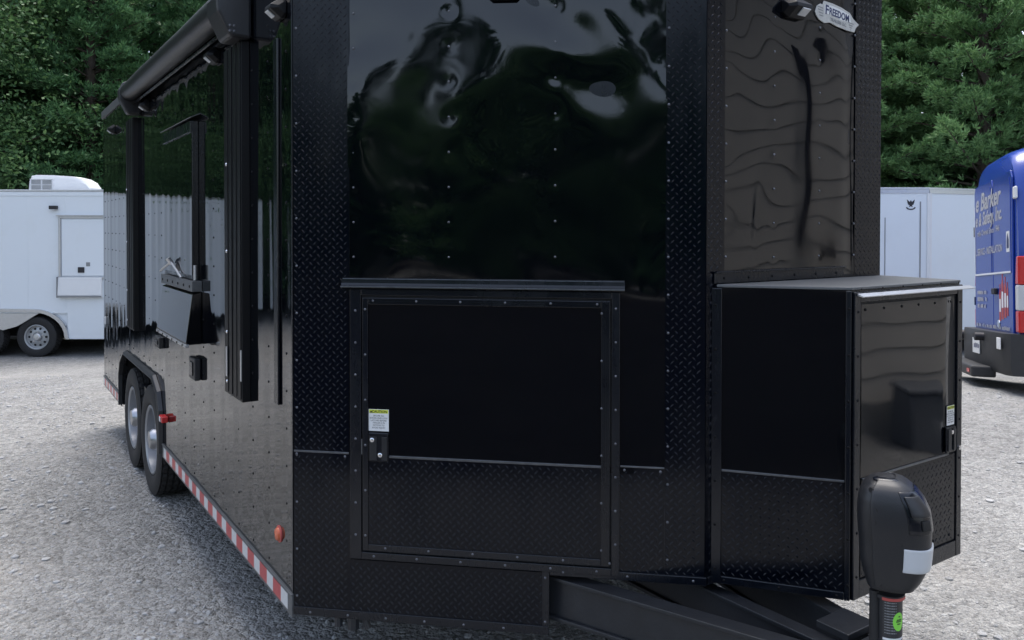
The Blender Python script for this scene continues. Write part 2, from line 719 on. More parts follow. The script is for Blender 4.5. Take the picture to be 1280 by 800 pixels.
def h_side(s, z):
    k = np.floor((s - .07) / STUD).astype(int) % 40
    u = (s - .07) / STUD - np.floor((s - .07) / STUD)
    a = np.array(amp)[k]
    b = .0008 * a * (np.sin(math.pi * u) ** 2) * (1 + .5 * np.sin(z * 2.1 + np.array(ph)[k]))
    b += .00012 * np.sin(s * 61 + 1.1 * np.sin(z * 1.6)) + .0005 * np.sin(s * 17.3 + .7 * z + 1.5 * np.sin(s * 3.7))
    b += .0008 * np.sin(s * 5.1 + z * 1.2) * np.cos(z * 2.0 + s)
    return b


sheet(SIDE, .004, L, .365, 2.54, 560, 90, h_side, .003, 'side_panel', m_sidegloss, TR, hole=[(2.27, .2), (2.29, .60), (2.47, .74), (3.55, .74), (3.74, .60), (3.76, .2)])
m = MB()
for i, s in enumerate(SCR_S):
    for z in SCR_Z:
        if 2.15 < s < 3.85 and z < .8:
            continue
        m.dome(SIDE, s, z, .0025, .0055, .003, 6)
m.build('side_rivet', m_bscrew, TR, smooth=60, kind='stuff')
# top fascia and bottom rail with reflector tape
m = MB()
m.box(SIDE, 0, L + .01, .0, .014, 2.545, 2.602)
m.build('roof_fascia', m_rail, TR, bevel=.003)
for a, b in ((0.0, 2.24), (3.80, L)):
    m = MB()
    m.box(SIDE, a, b, .001, .010, .345, .415)
    m.box(SIDE, a, b, .001, .013, .4149, .422)
    m.build('bottom_rail', m_rail, TR, bevel=.002)
tm_r = MB().box(Fr((0, 0, 0), (0, 1, 0), (-1, 0, 0)), -.044, .044, 0, .0012, -.028, .024)
tm_w = MB().box(Fr((0, 0, 0), (0, 1, 0), (-1, 0, 0)), -.036, .036, 0, .0012, -.028, .024)


def mesh_only(mb, name, mat):
    me = bpy.data.meshes.new(name)
    me.from_pydata(mb.v, [], mb.f)
    me.materials.append(mat)
    return me


me_r = mesh_only(tm_r, 'tape_red', m_red)
me_w = mesh_only(tm_w, 'tape_white', m_tape)
s = .04
while s < L - .05:
    for me, nm, w in ((me_w, 'white_tape_segment', .036), (me_r, 'red_tape_segment', .044)):
        c = s + w
        s += 2 * w
        if 2.20 < c < 3.85 or c > L - .05:
            continue
        o = bpy.data.objects.new(nm, me)
        COL.objects.link(o)
        o.parent = TR
        o.location = Vector((-1.554 - .0101, c, .385)) - Vector(ORG[TR.name])
# corner edge line on side
m = MB()
m.box(SIDE, .0, .010, .0031, .006, .424, 2.54)
m.build('corner_trim', m_trim, TR)


# --- diamond plate helper
def diamond(name, rects, d, mat=m_dia, parent=TR):
    """rects: (frame,s0,s1,z0,z1); sheet plus raised treads"""
    m_ = MB()
    for fr, s0, s1, z0, z1 in rects:
        m_.box(fr, s0, s1, d - .0025, d, z0, z1)
    o = m_.build(name, mat, parent)
    m_ = MB()
    for fr, s0, s1, z0, z1 in rects:
        m_.treads(fr, s0, s1, z0, z1, d)
    pr = o if parent == TR else parent
    m_.build('raised_tread', mat, pr, recalc=False, kind='stuff')
    return o


diamond('corner_plate', [(CH, .001, .195, .908, 2.545)], .0055)
diamond('skirt_plate', [(CH, .001, .198, .36, .902), (CH, .199, .850, .36, .555)], .0075)
diamond('nose_corner_plate', [(CH, 1.213, CHL, .572, 2.545), (FL, -.002, .078, .572, 2.545)], .0055)
diamond('lower_nose_plate', [(CH, 1.074, 1.212, .572, .902)], .0045)
diamond('far_corner_plate', [(FL, .762, FLL, .572, 2.545)], .0055)

# --- front panels with oil-canning
cols = [(.209, np.arange(1.55, 2.55, .1135)), (.529, np.arange(1.551, 2.55, .1125)), (.872, np.arange(1.554, 2.55, .1125)), ]


def gauss(s, z, a, b, ws, wz):
    return np.exp(-((s - a) / ws) ** 2 - ((z - b) / wz) ** 2)


def h_front(s, z):
    h = .0012 * np.sin(s * 4.2 + 1.0) * np.cos(z * 3.0 + .5)
    h += .0007 * np.sin(s * 9.0 + 1.4 * np.sin(z * 5)) * np.sin(z * 7.0 + 2 * s + .4)
    up = 1.9 * np.clip((z - 1.62) / .5, 0, 1) ** 1.5
    h += up * .0013 * np.sin(s * 8.5 - z * 9.5 + 1.2 * np.sin(z * 6 + s * 3)) * np.cos(s * 3.2 - .8)
    h += up * .0010 * np.sin(z * 15 + 3 * np.sin(s * 5.2 + .8)) * np.sin(s * 6.1 + .3)
    top_ = np.clip((z - 1.93) / .22, 0, 1)
    wz = z + .045 * np.sin(s * 7.3 + 1.1) + .03 * np.sin(s * 13 + z * 6)
    ws = s + .05 * np.sin(z * 8.0 + .5) + .02 * np.sin(z * 19 + s * 4)
    msk = .55 + .45 * np.sin(ws * 9.0 - z * 3.0 + .6)
    h += top_ * msk * .0011 * np.sin(2 * math.pi * (wz * 4.6 + .9 * ws) + 1.2)
    h += top_ * .0008 * np.sin(2 * math.pi * (ws * 3.6 - .5 * z)) * (.6 + .4 * np.sin(wz * 11))
    low_ = np.clip((1.95 - z) / .3, 0, 1)
    h += low_ * .0009 * np.sin(2 * math.pi * (ws * 1.9 + .8 * wz)) * np.sin(wz * 5 + .4)
    h += .0016 * gauss(s, z, 1.13, 1.38, .10, .16) - .0010 * gauss(s, z, 1.17, 1.12, .06, .09)
    for cs, zs in cols:
        for zz in zs:
            a = (.0005 + .0005 * (math.sin(zz * 37 + cs * 91) * .5 + .5)) if zz > 1.95 else .00010
            h -= a * gauss(s, z, cs, zz, .022, .022)
            if zz > 2.0:
                h += a * .9 * gauss(s, z, cs + .02, zz - .04, .05, .05)
    return h


sheet(CH, .190, 1.217, .88, 2.545, 220, 340, h_front, .0035, 'nose_panel', m_gloss, TR)


def h_flat(s, z):
    h = .0013 * np.sin(s * 7.5 + .9 * np.sin(z * 4)) * np.cos(z * 2.3) + .0014 * np.sin(s * 15 + 2.6 * np.sin(z * 5.3)) * np.sin(z * 7.1 + s * 5)
    h += .00055 * np.sin(z * 11 + 3.0 * s + 1.5 * np.sin(s * 7)) * np.cos(s * 5)
    h -= .0002 * np.exp(-((s - .455 - .03 * (z - 2)) / .030) ** 2) * np.clip((z - 1.62) / .15, 0, 1) * np.clip((2.35 - z) / .2, 0, 1)
    h -= .0008 * np.exp(-((s - .235 - .10 * (z - 1.7)) / .020) ** 2) * np.exp(-((z - 1.68) / .10) ** 2)
    h -= .003 * np.exp(-((s - .735) / .035) ** 2)
    for a in np.arange(1.55, 2.5, .112):
        h -= .00022 * gauss(s, z, .318, a, .018, .018) + .00022 * gauss(s, z, .558, a, .018, .018)
        h -= .0006 * (1 + .8 * math.sin(a * 31)) * gauss(s, z, .085, a, .035, .04)
    return h


sheet(FL, .076, .765, 1.46, 2.545, 170, 260, h_flat, .0035, 'front_panel', m_gloss, TR)

m = MB()
for cs, zs in cols:
    for zz in zs:
        m.dome(CH, cs, zz, .0035, .0042, .003)
for zz in np.arange(.62, 2.5, .117):
    m.dome(CH, 1.222, zz, .006)
    m.dome(FL, .085, zz, .0045)
for zz in np.arange(.42, 2.5, .157):
    m.dome(CH, .012, zz, .0075 if zz < .9 else .0055)
for a in np.arange(1.55, 2.5, .112):
    m.dome(FL, .318, a, .003)
    m.dome(FL, .558, a, .003)
    m.dome(FL, .757, a, .0055)
for s in np.arange(.06, .83, .13):
    m.dome(CH, s, .370, .0125)
for s in np.arange(.90, 1.31, .20):
    m.dome(CH, s, .562, .0125)
for s, z in ((.012, .895), (.18, .893), (1.09, .893), (1.20, .893), (.843, .40), (.843, .54)):
    m.dome(CH, s, z, .0125 if z < .6 else .0085)
m.build('panel_screw', m_screw, TR, smooth=60, kind='stuff')

# trims on nose
m = MB()
m.box(CH, .0, .854, .0, .012, .358, .386)
m.box(CH, .834, .856, .0, .0123, .3862, .580)
m.build('skirt_trim', m_trim, TR, bevel=.002)
m = MB()
m.box(CH, .857, CHL + .006, .0, .012, .549, .575)
m.box(FL, .004, FLL, .0, .012, .549, .575)
m.build('nose_bottom_trim', m_trim, TR, bevel=.002)
m = MB()
m.box(CH, .002, .193, .0035, .0085, .901, .9075)
m.build('seam_edge', m_edge, TR, bevel=.001)
m = MB()
m.box(CH, 1.077, 1.212, .0035, .0075, .901, .9065)
m.build('seam_edge', m_edge, TR, bevel=.001)
m = MB()
m.box(FL, .028, .69, .0036, .012, 1.474, 1.511)
m.box(FL, .028, .69, .0036, .020, 1.506, 1.5115)
m.build('box_flashing', m_trim, TR, bevel=.0015)

# --- nose access door
GD = MB()
for q in ((.199, .238), (1.050, 1.075)):
    GD.box(CH, q[0], q[1], .002, .014, .560, 1.446)
GD.box(CH, .2382, 1.0498, .002, .014, 1.425, 1.446)
GD.box(CH, .2382, 1.0498, .002, .014, .560, .584)
door = GD.build('access_door', m_trim, TR, bevel=.002)
m = MB()
m.box(CH, .2382, 1.0498, .0036, .0055, .584, 1.425)
m.build('door_gap', m_dark, door)
m = MB()
for q in ((.243, .262), (1.018, 1.045)):
    m.box(CH, q[0], q[1], .006, .0165, .590, 1.418)
m.box(CH, .2622, 1.0178, .006, .0165, 1.396, 1.418)
m.box(CH, .2622, 1.0178, .006, .0165, .590, .612)
m.build('door_frame', m_trim, door, bevel=.002)
m = MB()
for k in range(3):
    m.box(CH, .264, 1.016, .0166, .0185, 1.399 + k * .0065, 1.4018 + k * .0065)
    m.box(CH, 1.0215 + k * .0075, 1.0245 + k * .0075, .0166, .0185, .594, 1.414)
m.build('frame_rib', m_trim, door)


def h_door(s, z):
    return .0007 * np.sin(s * 5.0 + .6) * np.sin(z * 6.2) + .0005 * gauss(s, z, .93, 1.25, .1, .2)


sheet(CH, .262, 1.018, .903, 1.396, 60, 50, h_door, .0105, 'door_panel', m_gloss, door)
diamond('door_plate', [(CH, .2624, 1.0176, .6124, .897)], .0125, parent=door)
m = MB()
m.box(CH, .333, 1.0175, .009, .0155, .897, .9045)
m.build('seam_edge', m_edge, door, bevel=.001)
m = MB()
for k in range(8):
    z = .64 + k * .105
    m.dome(CH, .2185, z, .014)
    m.dome(CH, 1.0625, z + .02, .014)
for k in range(6):
    z = .64 + k * .148
    m.dome(CH, .2525, z, .0165)
    m.dome(CH, 1.0195, z, .0165, .0045)
for k in range(6):
    s = .28 + k * .145
    m.dome(CH, s, 1.4085, .0185)
    m.dome(CH, s + .04, .601, .0165)
    m.dome(CH, s, .572, .014)
m.build('door_screw', m_screw, door, smooth=60, kind='stuff')
m = MB()
m.prism(Fr(CH.p(.174, 0, 0), CH.n, -CH.t), [(.0145, 1.458), (.020, 1.478), (.0205, 1.478), (.0215, 1.466), (.0255, 1.456), (.027, 1.458), (.0268, 1.453), (.020, 1.451), (.0145, 1.452)], 0, -.916)
o = m.build('drip_rail', m_trim, TR)
m = MB()
m.box(CH, .175, 1.089, .0035, .0145, 1.450, 1.482)
m.build('rail_backing', m_trim, o, bevel=.001)
m = MB()
m.box(CH, .176, 1.088, .0146, .0165, 1.4755, 1.480)
m.box(CH, .173, 1.090, .0262, .0285, 1.4515, 1.4565)
m.build('rail_edge', m_edge, o, bevel=.0007)
# latch
m = MB()
m.box(CH, .264, .331, .0105, .0175, .884, .978)
lt = m.build('latch', m_trim, door, bevel=.0025)
m = MB()
m.box(CH, .2685, .292, .0176, .0195, .889, .966)
m.box(CH, .309, .327, .0176, .0195, .889, .966)
m.build('latch_handle', m_plast, door, bevel=.0015)
for s, z in ((.277, .955), (.304, .9065)):
    m = MB().lathe(CH.p(s, .0176, z), CH.n, [(.0075, 0), (.0075, .004), (.0055, .0055), (0.0005, .0058)], 14)
    m.build('latch_bolt', m_chrome, door, smooth=50)
m = MB()
m.box(CH, .2385, .2425, .010, .017, .905, .955)
m.build('hinge_pin', m_edge, door, bevel=.001)


def caution(fr, s0, s1, z0, z1, d, parent, small=False):
    w, h = s1 - s0, z1 - z0
    m_ = MB().box(fr, s0, s1, d, d + .0006, z0, z1)
    st = m_.build('caution_sticker', m_vinyl, parent)
    m_ = MB().box(fr, s0 + w * .03, s1 - w * .03, d + .0007, d + .0011, z1 - h * .18, z1 - h * .02)
    m_.build('sticker_header', m_yellow, parent)
    text('\u25B2CAUTION' if False else 'CAUTION', h * .155, m_ink, fr, s0 + w * .54, z1 - h * .155, d + .0013, parent, 'sticker_title', align='CENTER', extr=.0001, xs=1.05, bold=.0003)
    m_ = MB()
    m_.prism(fr, [(s0 + w * .06, z1 - h * .16), (s0 + w * .18, z1 - h * .16), (s0 + w * .12, z1 - h * .045)], d + .0012, d + .0014)
    m_.build('warning_triangle', m_ink, parent)
    text('SECURE ALL\nDOORS AND LOCK\nLATCHES BEFORE\nTRAILER IS IN\nMOTION TO\nAVOID INJURY', h * .105, m_ink, fr, s0 + w * .5, z1 - h * .33, d + .0008, parent, 'sticker_text', align='CENTER', line=1.05, extr=.0001, xs=.92)


caution(CH, .263, .331, .983, 1.054, .0120, door)


m_lampb = M('lamp_black', (.004, .0045, .006), .45, spec=.25)


# --- porch lights (wedge shaped, lens on the underside)
def porch(fr, s, z, w, d0):
    m_ = MB()
    prof = [(0, -.032), (0, .032), (.015, .035), (.050, .010), (.052, -.004), (.015, -.033)]
    n = len(prof)
    for k, (ss, sc) in enumerate(((-w, .55), (-w * .7, 1), (w * .7, 1), (w, .55))):
        for d, zz in prof:
            m_.v.append(fr.p(s + ss, d0 + d * (sc if d > 0 else 1), z + zz * sc))
    for k in range(3):
        for i in range(n):
            a = k * n + i
            b = k * n + (i + 1) % n
            m_.f.append((a, b, b + n, a + n))
    m_.f += [tuple(range(n)), tuple(range(4 * n - 1, 3 * n - 1, -1))]
    o_ = m_.build('porch_light', m_lampb, TR, bevel=.002)
    m_ = MB()
    q = [fr.p(s - w * .2, d0 + .0515, z - .0055), fr.p(s + w * .5, d0 + .0515, z - .0055), fr.p(s + w * .5, d0 + .028, z - .0235), fr.p(s - w * .2, d0 + .028, z - .0235)]
    q2 = [tuple(np.array(x) + np.array(fr.n) * .002 + np.array((0, 0, -.003))) for x in q]
    m_.add(q + q2, [(0, 1, 2, 3), (4, 5, 6, 7), (0, 1, 5, 4), (1, 2, 6, 5), (2, 3, 7, 6), (3, 0, 4, 7)])
    m_.build('light_lens', m_lens, o_)


porch(CH, .71, 2.395, .055, .004)
porch(FL, .405, 2.372, .055, .004)
for s in (.10, .985, 2.66, 4.08):
    porch(SIDE, s, 2.385, .045, .004)

# --- badge
P = [(-.126, .0), (-.115, .022), (-.098, .031), (-.085, .030), (-.078, .044), (-.03, .042), (.02, .036), (.072, .024), (.092, .006), (.126, -.010), (.108, -.024), (.100, -.040), (.06, -.040), (.0, -.034), (-.045, -.026), (-.075, -.032), (-.105, -.024), (-.12, -.012)]
m = MB()
m.prism(FL, [(.650 + x, 2.383 + y) for x, y in P], .0045, .0085)
bd = m.build('maker_badge', M('badge_silver', (.52, .52, .50), .4, .2, noise=(90, .2)), TR, bevel=.0008)
m = MB()
P2 = [(-.078, .036), (-.03, .036), (.02, .030), (.068, .019), (.075, -.008), (.02, -.006), (-.03, .002), (-.078, .006)]
m.prism(FL, [(.652 + x, 2.380 + y) for x, y in P2], .0086, .0091)
m.build('badge_field', m_vinyl, bd)
bf = Fr(FL.p(.574, 0, 2.388), np.array(FL.t) * .985 + np.array((0, 0, -.10)), FL.n, (0.03, 0, 1))
text('F', .044, m_navy, bf, .003, -.003, .0093, bd, 'badge_lettering', bold=.0012)
text('REEDOM', .034, m_navy, bf, .026, .0, .0093, bd, 'badge_lettering', spacing=1.0, xs=.88, bold=.0010)
text('TRAILERS LLC', .015, m_greyink, bf, .035, -.020, .0090, bd, 'badge_lettering', xs=1.0, bold=.0004)
m = MB()
for k in range(4):
    m.box(bf, .140 + .004 * k, .172 - .006 * k, .0088, .0094, -.002 - .008 * k, .0005 - .008 * k)
    m.box(bf, -.040 + .004 * k, -.008, .0088, .0094, .010 - .009 * k, .0125 - .009 * k)
m.build('wing_feather', m_greyink, bd, kind='stuff')

# --- serving window, counter, outlets, marker lights
WD = .038
m = MB()
m.box(SIDE, 1.35, 2.02, .003, WD - .006, 1.40, 2.15)
win = m.build('serving_window', m_trim, TR, bevel=.003)
sheet(SIDE, 1.355, 2.015, 1.42, 2.09, 60, 8, lambda s, z: .0005 * np.sin(s * 21) + .0004 * np.sin(s * 47 + z), WD - .004, 'window_hatch', m_gloss, win)
m = MB()
m.box(SIDE, 1.352, 2.018, .01, WD + .002, 2.095, 2.148)
m.build('hatch_rail', m_trim, win, bevel=.002)
m = MB()
m.prism(Fr(SIDE.p(1.31, 0, 0), SIDE.n, -np.array(SIDE.t)), [(.003, 2.178), (.046, 2.158), (.048, 2.161), (.003, 2.183)], 0, -.74)
m.build('window_drip', m_rail, win)
m = MB()
m.prism(Fr(SIDE.p(1.30, 0, 0), SIDE.n, -np.array(SIDE.t)), [(.003, 1.345), (.044, 1.335), (.074, 1.108), (.062, 1.100), (.003, 1.100)], 0, -.72)
cn = m.build('drop_counter', m_gloss, win, bevel=.003)
m = MB()
m.box(SIDE, 1.29, 2.04, .003, .048, 1.347, 1.396)
m.build('counter_hinge', m_rail, win, bevel=.002)
m = MB()
m.box(SIDE, 1.30, 2.02, .060, .077, 1.088, 1.103)
m.build('counter_edge', m_alu, win, bevel=.002)
m = MB()
for k in range(6):
    m.dome(SIDE, 1.34 + k * .13, 1.370, .048, .008, .004)
    m.dome(SIDE, 1.36 + k * .12, 1.095, .077, .006, .004)
m.build('counter_rivet', m_bscrew, win, kind='stuff')
m = MB()
m.cyl(SIDE.p(1.54, .045, 1.40), SIDE.p(1.76, .050, 1.47), .006)
m.cyl(SIDE.p(1.76, .050, 1.47), SIDE.p(1.90, .075, 1.42), .006)
m.cyl(SIDE.p(1.76, .045, 1.46), SIDE.p(1.76, .065, 1.49), .012)
m.build('counter_brace', m_alu, win)
m = MB()
m.cyl(SIDE.p(1.31, .03, 1.40), SIDE.p(1.31, .03, 1.47), .008)
m.build('counter_pin', m_alu, win)
for s0, s1, z0, z1 in ((1.32, 1.44, .925, 1.03), (2.20, 2.33, .965, 1.03)):
    m = MB()
    m.box(SIDE, s0, s1, .003, .032, z0, z1)
    ob = m.build('outlet_cover', m_plast, TR, bevel=.006)
    m = MB()
    m.box(SIDE, s0 + .03, s1 - .03, .032, .037, z0 + .02, z1 - .02)
    m.build('outlet_lid', m_trim, ob, bevel=.004)
m = MB()
m.lathe(SIDE.p(.146, .004, .578), SIDE.n, [(.024, 0), (.024, .006), (.019, .013), (.001, .016)], 18)
ob = m.build('marker_light', m_amber, TR, smooth=40)
m = MB()
m.lathe(SIDE.p(.146, .0035, .578), SIDE.n, [(.029, 0), (.029, .004), (.0245, .006)], 18)
m.build('marker_bezel', m_redlab, ob, smooth=40)
m = MB()
m.box(SIDE, 2.09, 2.17, .004, .04, .570, .604)
ob = m.build('fender_marker', m_redlens, TR, bevel=.006)
m = MB()
m.box(SIDE, 2.115, 2.145, .0401, .044, .574, .600)
m.build('marker_lens', m_lens, ob, bevel=.004)
m = MB()
m.box(SIDE, 4.60, 4.66, .004, .016, .86, .92)
m.build('license_light', m_lens, TR, bevel=.004)
m = MB()
m.box(SIDE, .135, .180, .003, .012, 1.03, 2.30)
m.build('conduit_strip', m_trim, TR, bevel=.003)

# --- awning
AX, AZ, AR = -1.626, 2.500, .056
m = MB()
na = 26
for yy in np.linspace(.60, 2.92, 24):
    for i in range(na):
        w = 2 * math.pi * i / na
        rr = AR * (1 + .015 * math.sin(3 * w + yy * 3) + .01 * math.sin(yy * 9))
        m.v.append((AX + rr * math.cos(w), yy, AZ + rr * math.sin(w)))
for j in range(23):
    for i in range(na):
        a = j * na + i
        b = j * na + (i + 1) % na
        m.f.append((a, b, b + na, a + na))
aw = m.build('rolled_awning', m_fabric, TR, smooth=50)
m = MB()
m.box(SIDE, .60, 2.86, .0145, .03, 2.555, 2.59)
m.build('awning_rail', m_alu, aw, bevel=.003)
m = MB()
m.cyl((AX + .03, .60, AZ - .066), (AX + .03, 2.86, AZ - .066), .008, n=8)
m.build('valance_bar', m_trim, aw)
for y0, y1 in ((.46, .62), (2.90, 2.98)):
    m = MB()
    big = y0 < 1
    pr = [(.004, 2.565), (.07, 2.575), (.11, 2.555), (.134, 2.505), (.130, 2.45), (.085, 2.36), (.004, 2.36)]
    m.prism(Fr((-1.554, y0, 0), (-1, 0, 0), (0, 1, 0)), pr, 0, y1 - y0)
    o = m.build('awning_head', m_plast, aw, bevel=.012)
    if big:
        m = MB()
        for dy in (.09, .115):
            for dz in (2.40, 2.375):
                pass
        for a, b in ((.07, 2.40), (.085, 2.40), (.07, 2.38), (.085, 2.38)):
            m.dome(Fr((-1.554, y0, 0), (-1, 0, 0), (0, -1, 0)), a, b, .0, .006, .004)
        m.build('head_screw', m_screw, aw, kind='stuff')
for y0, y1 in ((.50, .76), (3.04, 3.34)):
    m = MB()
    yb = y1
    zb = .975
    m.box(SIDE, y0, yb, .003, .034, zb, 2.36)
    for k in range(4):
        a = y0 + .012 + k * (yb - y0 - .01) / 4
        m.box(SIDE, a, a + .030, .034, .0375 - .001 * (k % 2), zb + .01, 2.36)
    arm = m.build('awning_arm', m_lampb, aw, bevel=.003)
    m = MB()
    for z in (zb + .05, zb + .25, 1.55, 1.9):
        m.dome(SIDE, yb - .05, z, .0375, .007, .005, 10)
    m.build('arm_bolt', m_chrome, aw, smooth=60, kind='stuff')
    if y0 < 1:
        m = MB()
        m.box(SIDE, yb - .06, yb - .040, .0376, .041, zb + .07, zb + .19)
        m.build('arm_label', m_alu, aw, bevel=.001)
        m = MB()
        m.box(SIDE, y0 + .004, y0 + .018, .0342, .038, zb + .08, zb + .2)
        m.build('arm_slot', m_alu, aw, bevel=.001)

# --- fender trim
m = MB()
path = [(2.27, .36), (2.27, .60), (2.32, .69), (2.46, .755), (3.56, .755), (3.70, .68), (3.765, .58), (3.765, .36)]
nrm_ = []
for k in range(len(path)):
    ns_ = []
    for q0, q1 in ((k - 1, k), (k, k + 1)):
        if 0 <= q0 and q1 < len(path):
            dx, dz = path[q1][0] - path[q0][0], path[q1][1] - path[q0][1]
            l = math.hypot(dx, dz)
            ns_.append((-dz / l, dx / l))
    nx, nz = sum(q[0] for q in ns_) / len(ns_), sum(q[1] for q in ns_) / len(ns_)
    l = nx * nx + nz * nz
    nrm_.append((nx / l * .028, nz / l * .028))
for k, ((a, b), (nx, nz)) in enumerate(zip(path, nrm_)):
    m.v += [SIDE.p(a, .003, b), SIDE.p(a, .034, b), SIDE.p(a + nx * .7, .027, b + nz * .7), SIDE.p(a + nx, .003, b + nz)]
    if k:
        for j in range(4):
            m.f.append((4 * k - 4 + j, 4 * k - 4 + (j + 1) % 4, 4 * k + (j + 1) % 4, 4 * k + j))
m.f += [(0, 1, 2, 3), tuple(4 * len(path) - 4 + j for j in range(4))]
m.build('fender_flare', m_plast, TR, bevel=.004)


# --- wheels
def make_wheel(parent, x, y, z, r, w, axis, rimmat, holes=0, name='wheel'):
    """tyre centred at (x,y,z); axis points outwards"""
    a = np.array(axis, float)
    c = np.array((x, y, z))
    k = r / .35
    hw = w / 2
    prof = [(r * .60, -hw * .8), (r * .66, -hw * .95), (r * .84, -hw), (r * .945, -hw * .93), (r * .985, -hw * .80)]
    for q in np.linspace(-.72, .72, 6):
        prof += [(r, hw * (q - .10)), (r, hw * (q + .07)), (r * .978, hw * (q + .085)), (r * .978, hw * (q + .12))]
    prof += [(r * .985, hw * .88), (r * .945, hw * .95), (r * .84, hw), (r * .72, hw * .98), (r * .66, hw * .93), (r * .61, hw * .80), (r * .585, hw * .7)]
    N = 144
    nn = len(prof)

    def rm(j, i):
        if 4 <= j <= nn - 8 and i % 4 == (j // 4) % 4:
            return -.014 * k
        return 0
    m_ = MB().lathe(c, a, prof, N, rm)
    ty = m_.build(name, m_rubber, parent, smooth=25)
    m_ = MB().lathe(c, a, [(r * .60, hw * .80), (r * .625, hw * .90), (r * .60, hw * .93), (r * .565, hw * .86), (r * .545, hw * .45), (r * .50, hw * .42), (r * .42, hw * .55), (r * .27, hw * .62), (r * .20, hw * .48), (r * .001, hw * .48)], 48)
    m_.build('rim', rimmat, ty, smooth=35)
    m_ = MB().lathe(c, a, [(r * .20, hw * .48), (r * .19, hw * .85), (r * .15, hw * 1.0), (r * .02, hw * 1.04), (r * .0005, hw * 1.04)], 24)
    for i in range(5):
        pass
    m_.build('hub_cap', m_hub if holes == 0 else m_alu, ty, smooth=35)
    b = np.cross(a, (0, 0, 1.0))
    b /= np.linalg.norm(b)
    u = np.cross(b, a)
    if holes:
        m_ = MB()
        for i in range(holes):
            th = 2 * math.pi * i / holes
            e = c + a * hw * .50 + r * .42 * (b * math.cos(th) + u * math.sin(th))
            m_.cyl(e - a * hw * .04, e + a * hw * .075, r * .062, n=10)
        m_.build('rim_hole', m_dark, ty)
        m_ = MB()
    else:
        m_ = MB()
    for i in range(5):
        th = 2 * math.pi * (i + .3) / 5
        e = c + a * hw * .55 + r * .265 * (b * math.cos(th) + u * math.sin(th))
        m_.cyl(e - a * .01, e + a * .018, r * .03, n=6)
    m_.build('lug_nut', m_chrome, ty, kind='stuff')
    return ty


m_hub = M('hub_metal', (.38, .39, .41), .3, .9, noise=(30, .3))
m_rimw = M('rim_bright', (.27, .28, .30), .35, .4)
for y in (2.71, 3.40):
    make_wheel(TR, -1.545 + .112, y, .338, .338, .245, (-1, 0, 0), m_rimw)
m = MB()
for y in (2.71, 3.40):
    m.cyl((-1.40, y, .338), (.45, y, .338), .04, n=10)
m.build('axle', m_frame, TR)
for y in (2.71, 3.40):
    make_wheel(TR, .60 - .11, y, .338, .338, .245, (1, 0, 0), m_rimw)

# chassis and A-frame tongue
m = MB()
m.box(Fr((-1.30, 0, 0), (0, 1, 0), (-1, 0, 0)), .1, L - .05, -.04, .04, .43, .556)
m.box(Fr((.35, 0, 0), (0, 1, 0), (-1, 0, 0)), -.3, L - .05, -.04, .04, .43, .556)
for y in (.5, 1.3, 2.0, 4.2):
    m.box(Fr((-1.26, y, 0), (1, 0, 0), (0, -1, 0)), 0, 1.57, -.03, .03, .45, .556)
m.build('chassis', m_frame, TR)


def beam(p0, p1, w, z0, z1, name):
    a = np.array([*p0, 0.0])
    b = np.array([*p1, 0.0])
    t = b - a
    Lb = np.linalg.norm(t)
    t /= Lb
    fr = Fr(a, t, (t[1], -t[0], 0))
    m_ = MB()
    h = .012
    m_.box(fr, 0, Lb, -w, 0, z1 - h, z1)
    m_.box(fr, 0, Lb, -w, 0, z0, z0 + h)
    m_.box(fr, 0, Lb, -w * .92, -.012, z0 + h, z1 - h)
    return m_.build(name, m_frame, TR, bevel=.002)


beam((-1.17, .10), (-.50, -1.63), .060, .392, .530, 'tongue_rail')
beam((-.11, .10), (-.46, -1.625), .055, .392, .5295, 'tongue_rail')
beam((-.575, -.20), (-.525, -1.50), .050, .410, .520, 'tongue_center_rail')
m = MB()
m.plan([(-.60, -1.36), (-.38, -1.36), (-.44, -1.66), (-.53, -1.66)], .531, .541)
m.build('jack_plate', m_frame, TR, bevel=.002)
m = MB()
m.plan([(-.49, -1.24), (-.36, -1.24), (-.36, -1.34), (-.49, -1.34)], .532, .552)
m.build('tongue_step', m_frame, TR, bevel=.002)
m = MB()
m.plan([(-.545, -1.64), (-.435, -1.64), (-.455, -1.90), (-.525, -1.90)], .42, .545)
m.build('coupler', m_frame, TR, bevel=.015)
m = MB()
m.cyl((-1.44, -.10, .36), (-1.44, -.10, .325), .014, n=8)
m.cyl((-1.40, -.13, .36), (-1.40, -.13, .318), .020, n=8)
m.cyl((-1.37, -.15, .36), (-1.36, -.16, .32), .012, n=8)
m.build('stabilizer_bracket', m_frame, TR)

# ---- tongue box
Bb, D, E_, Br = (-.549, -.909), (-.305, -1.222), (.305, -1.222), (.335, -.93)
BL, BLL = fr_between(Bb, D)
BF, BFL = fr_between(D, E_)
m = MB()
m.plan([(-.5389, -.922), D, E_, Br, (.335, -.922)], .552, 1.462)
tb = m.build('tongue_box', m_trim, TR)
m = MB()
m.plan([(-.543, -.9225), (-.3065, -1.2255), (.307, -1.2255), (.338, -.93), (.338, -.9225)], 1.4635, 1.4725)
m.build('box_lid', M('box_lid_grey', (.10, .105, .11), .5, noise=(10, .2)), tb, bevel=.002)
m = MB()
m.box(BL, .0, .031, .0, .012, .553, 1.462)
m.box(BL, .381, BLL, .0, .012, .553, 1.462)
m.box(BL, .0312, .3808, .0, .011, .553, .577)
m.box(BF, .0, .030, .0, .012, .553, 1.458)
m.box(BF, .579, BFL, .0, .012, .553, 1.458)
m.box(BF, .0302, .5788, .0, .011, .553, .606)
m.box(BF, .0302, .5788, .0, .011, 1.428, 1.458)
m.build('box_trim', m_trim, tb, bevel=.0025)
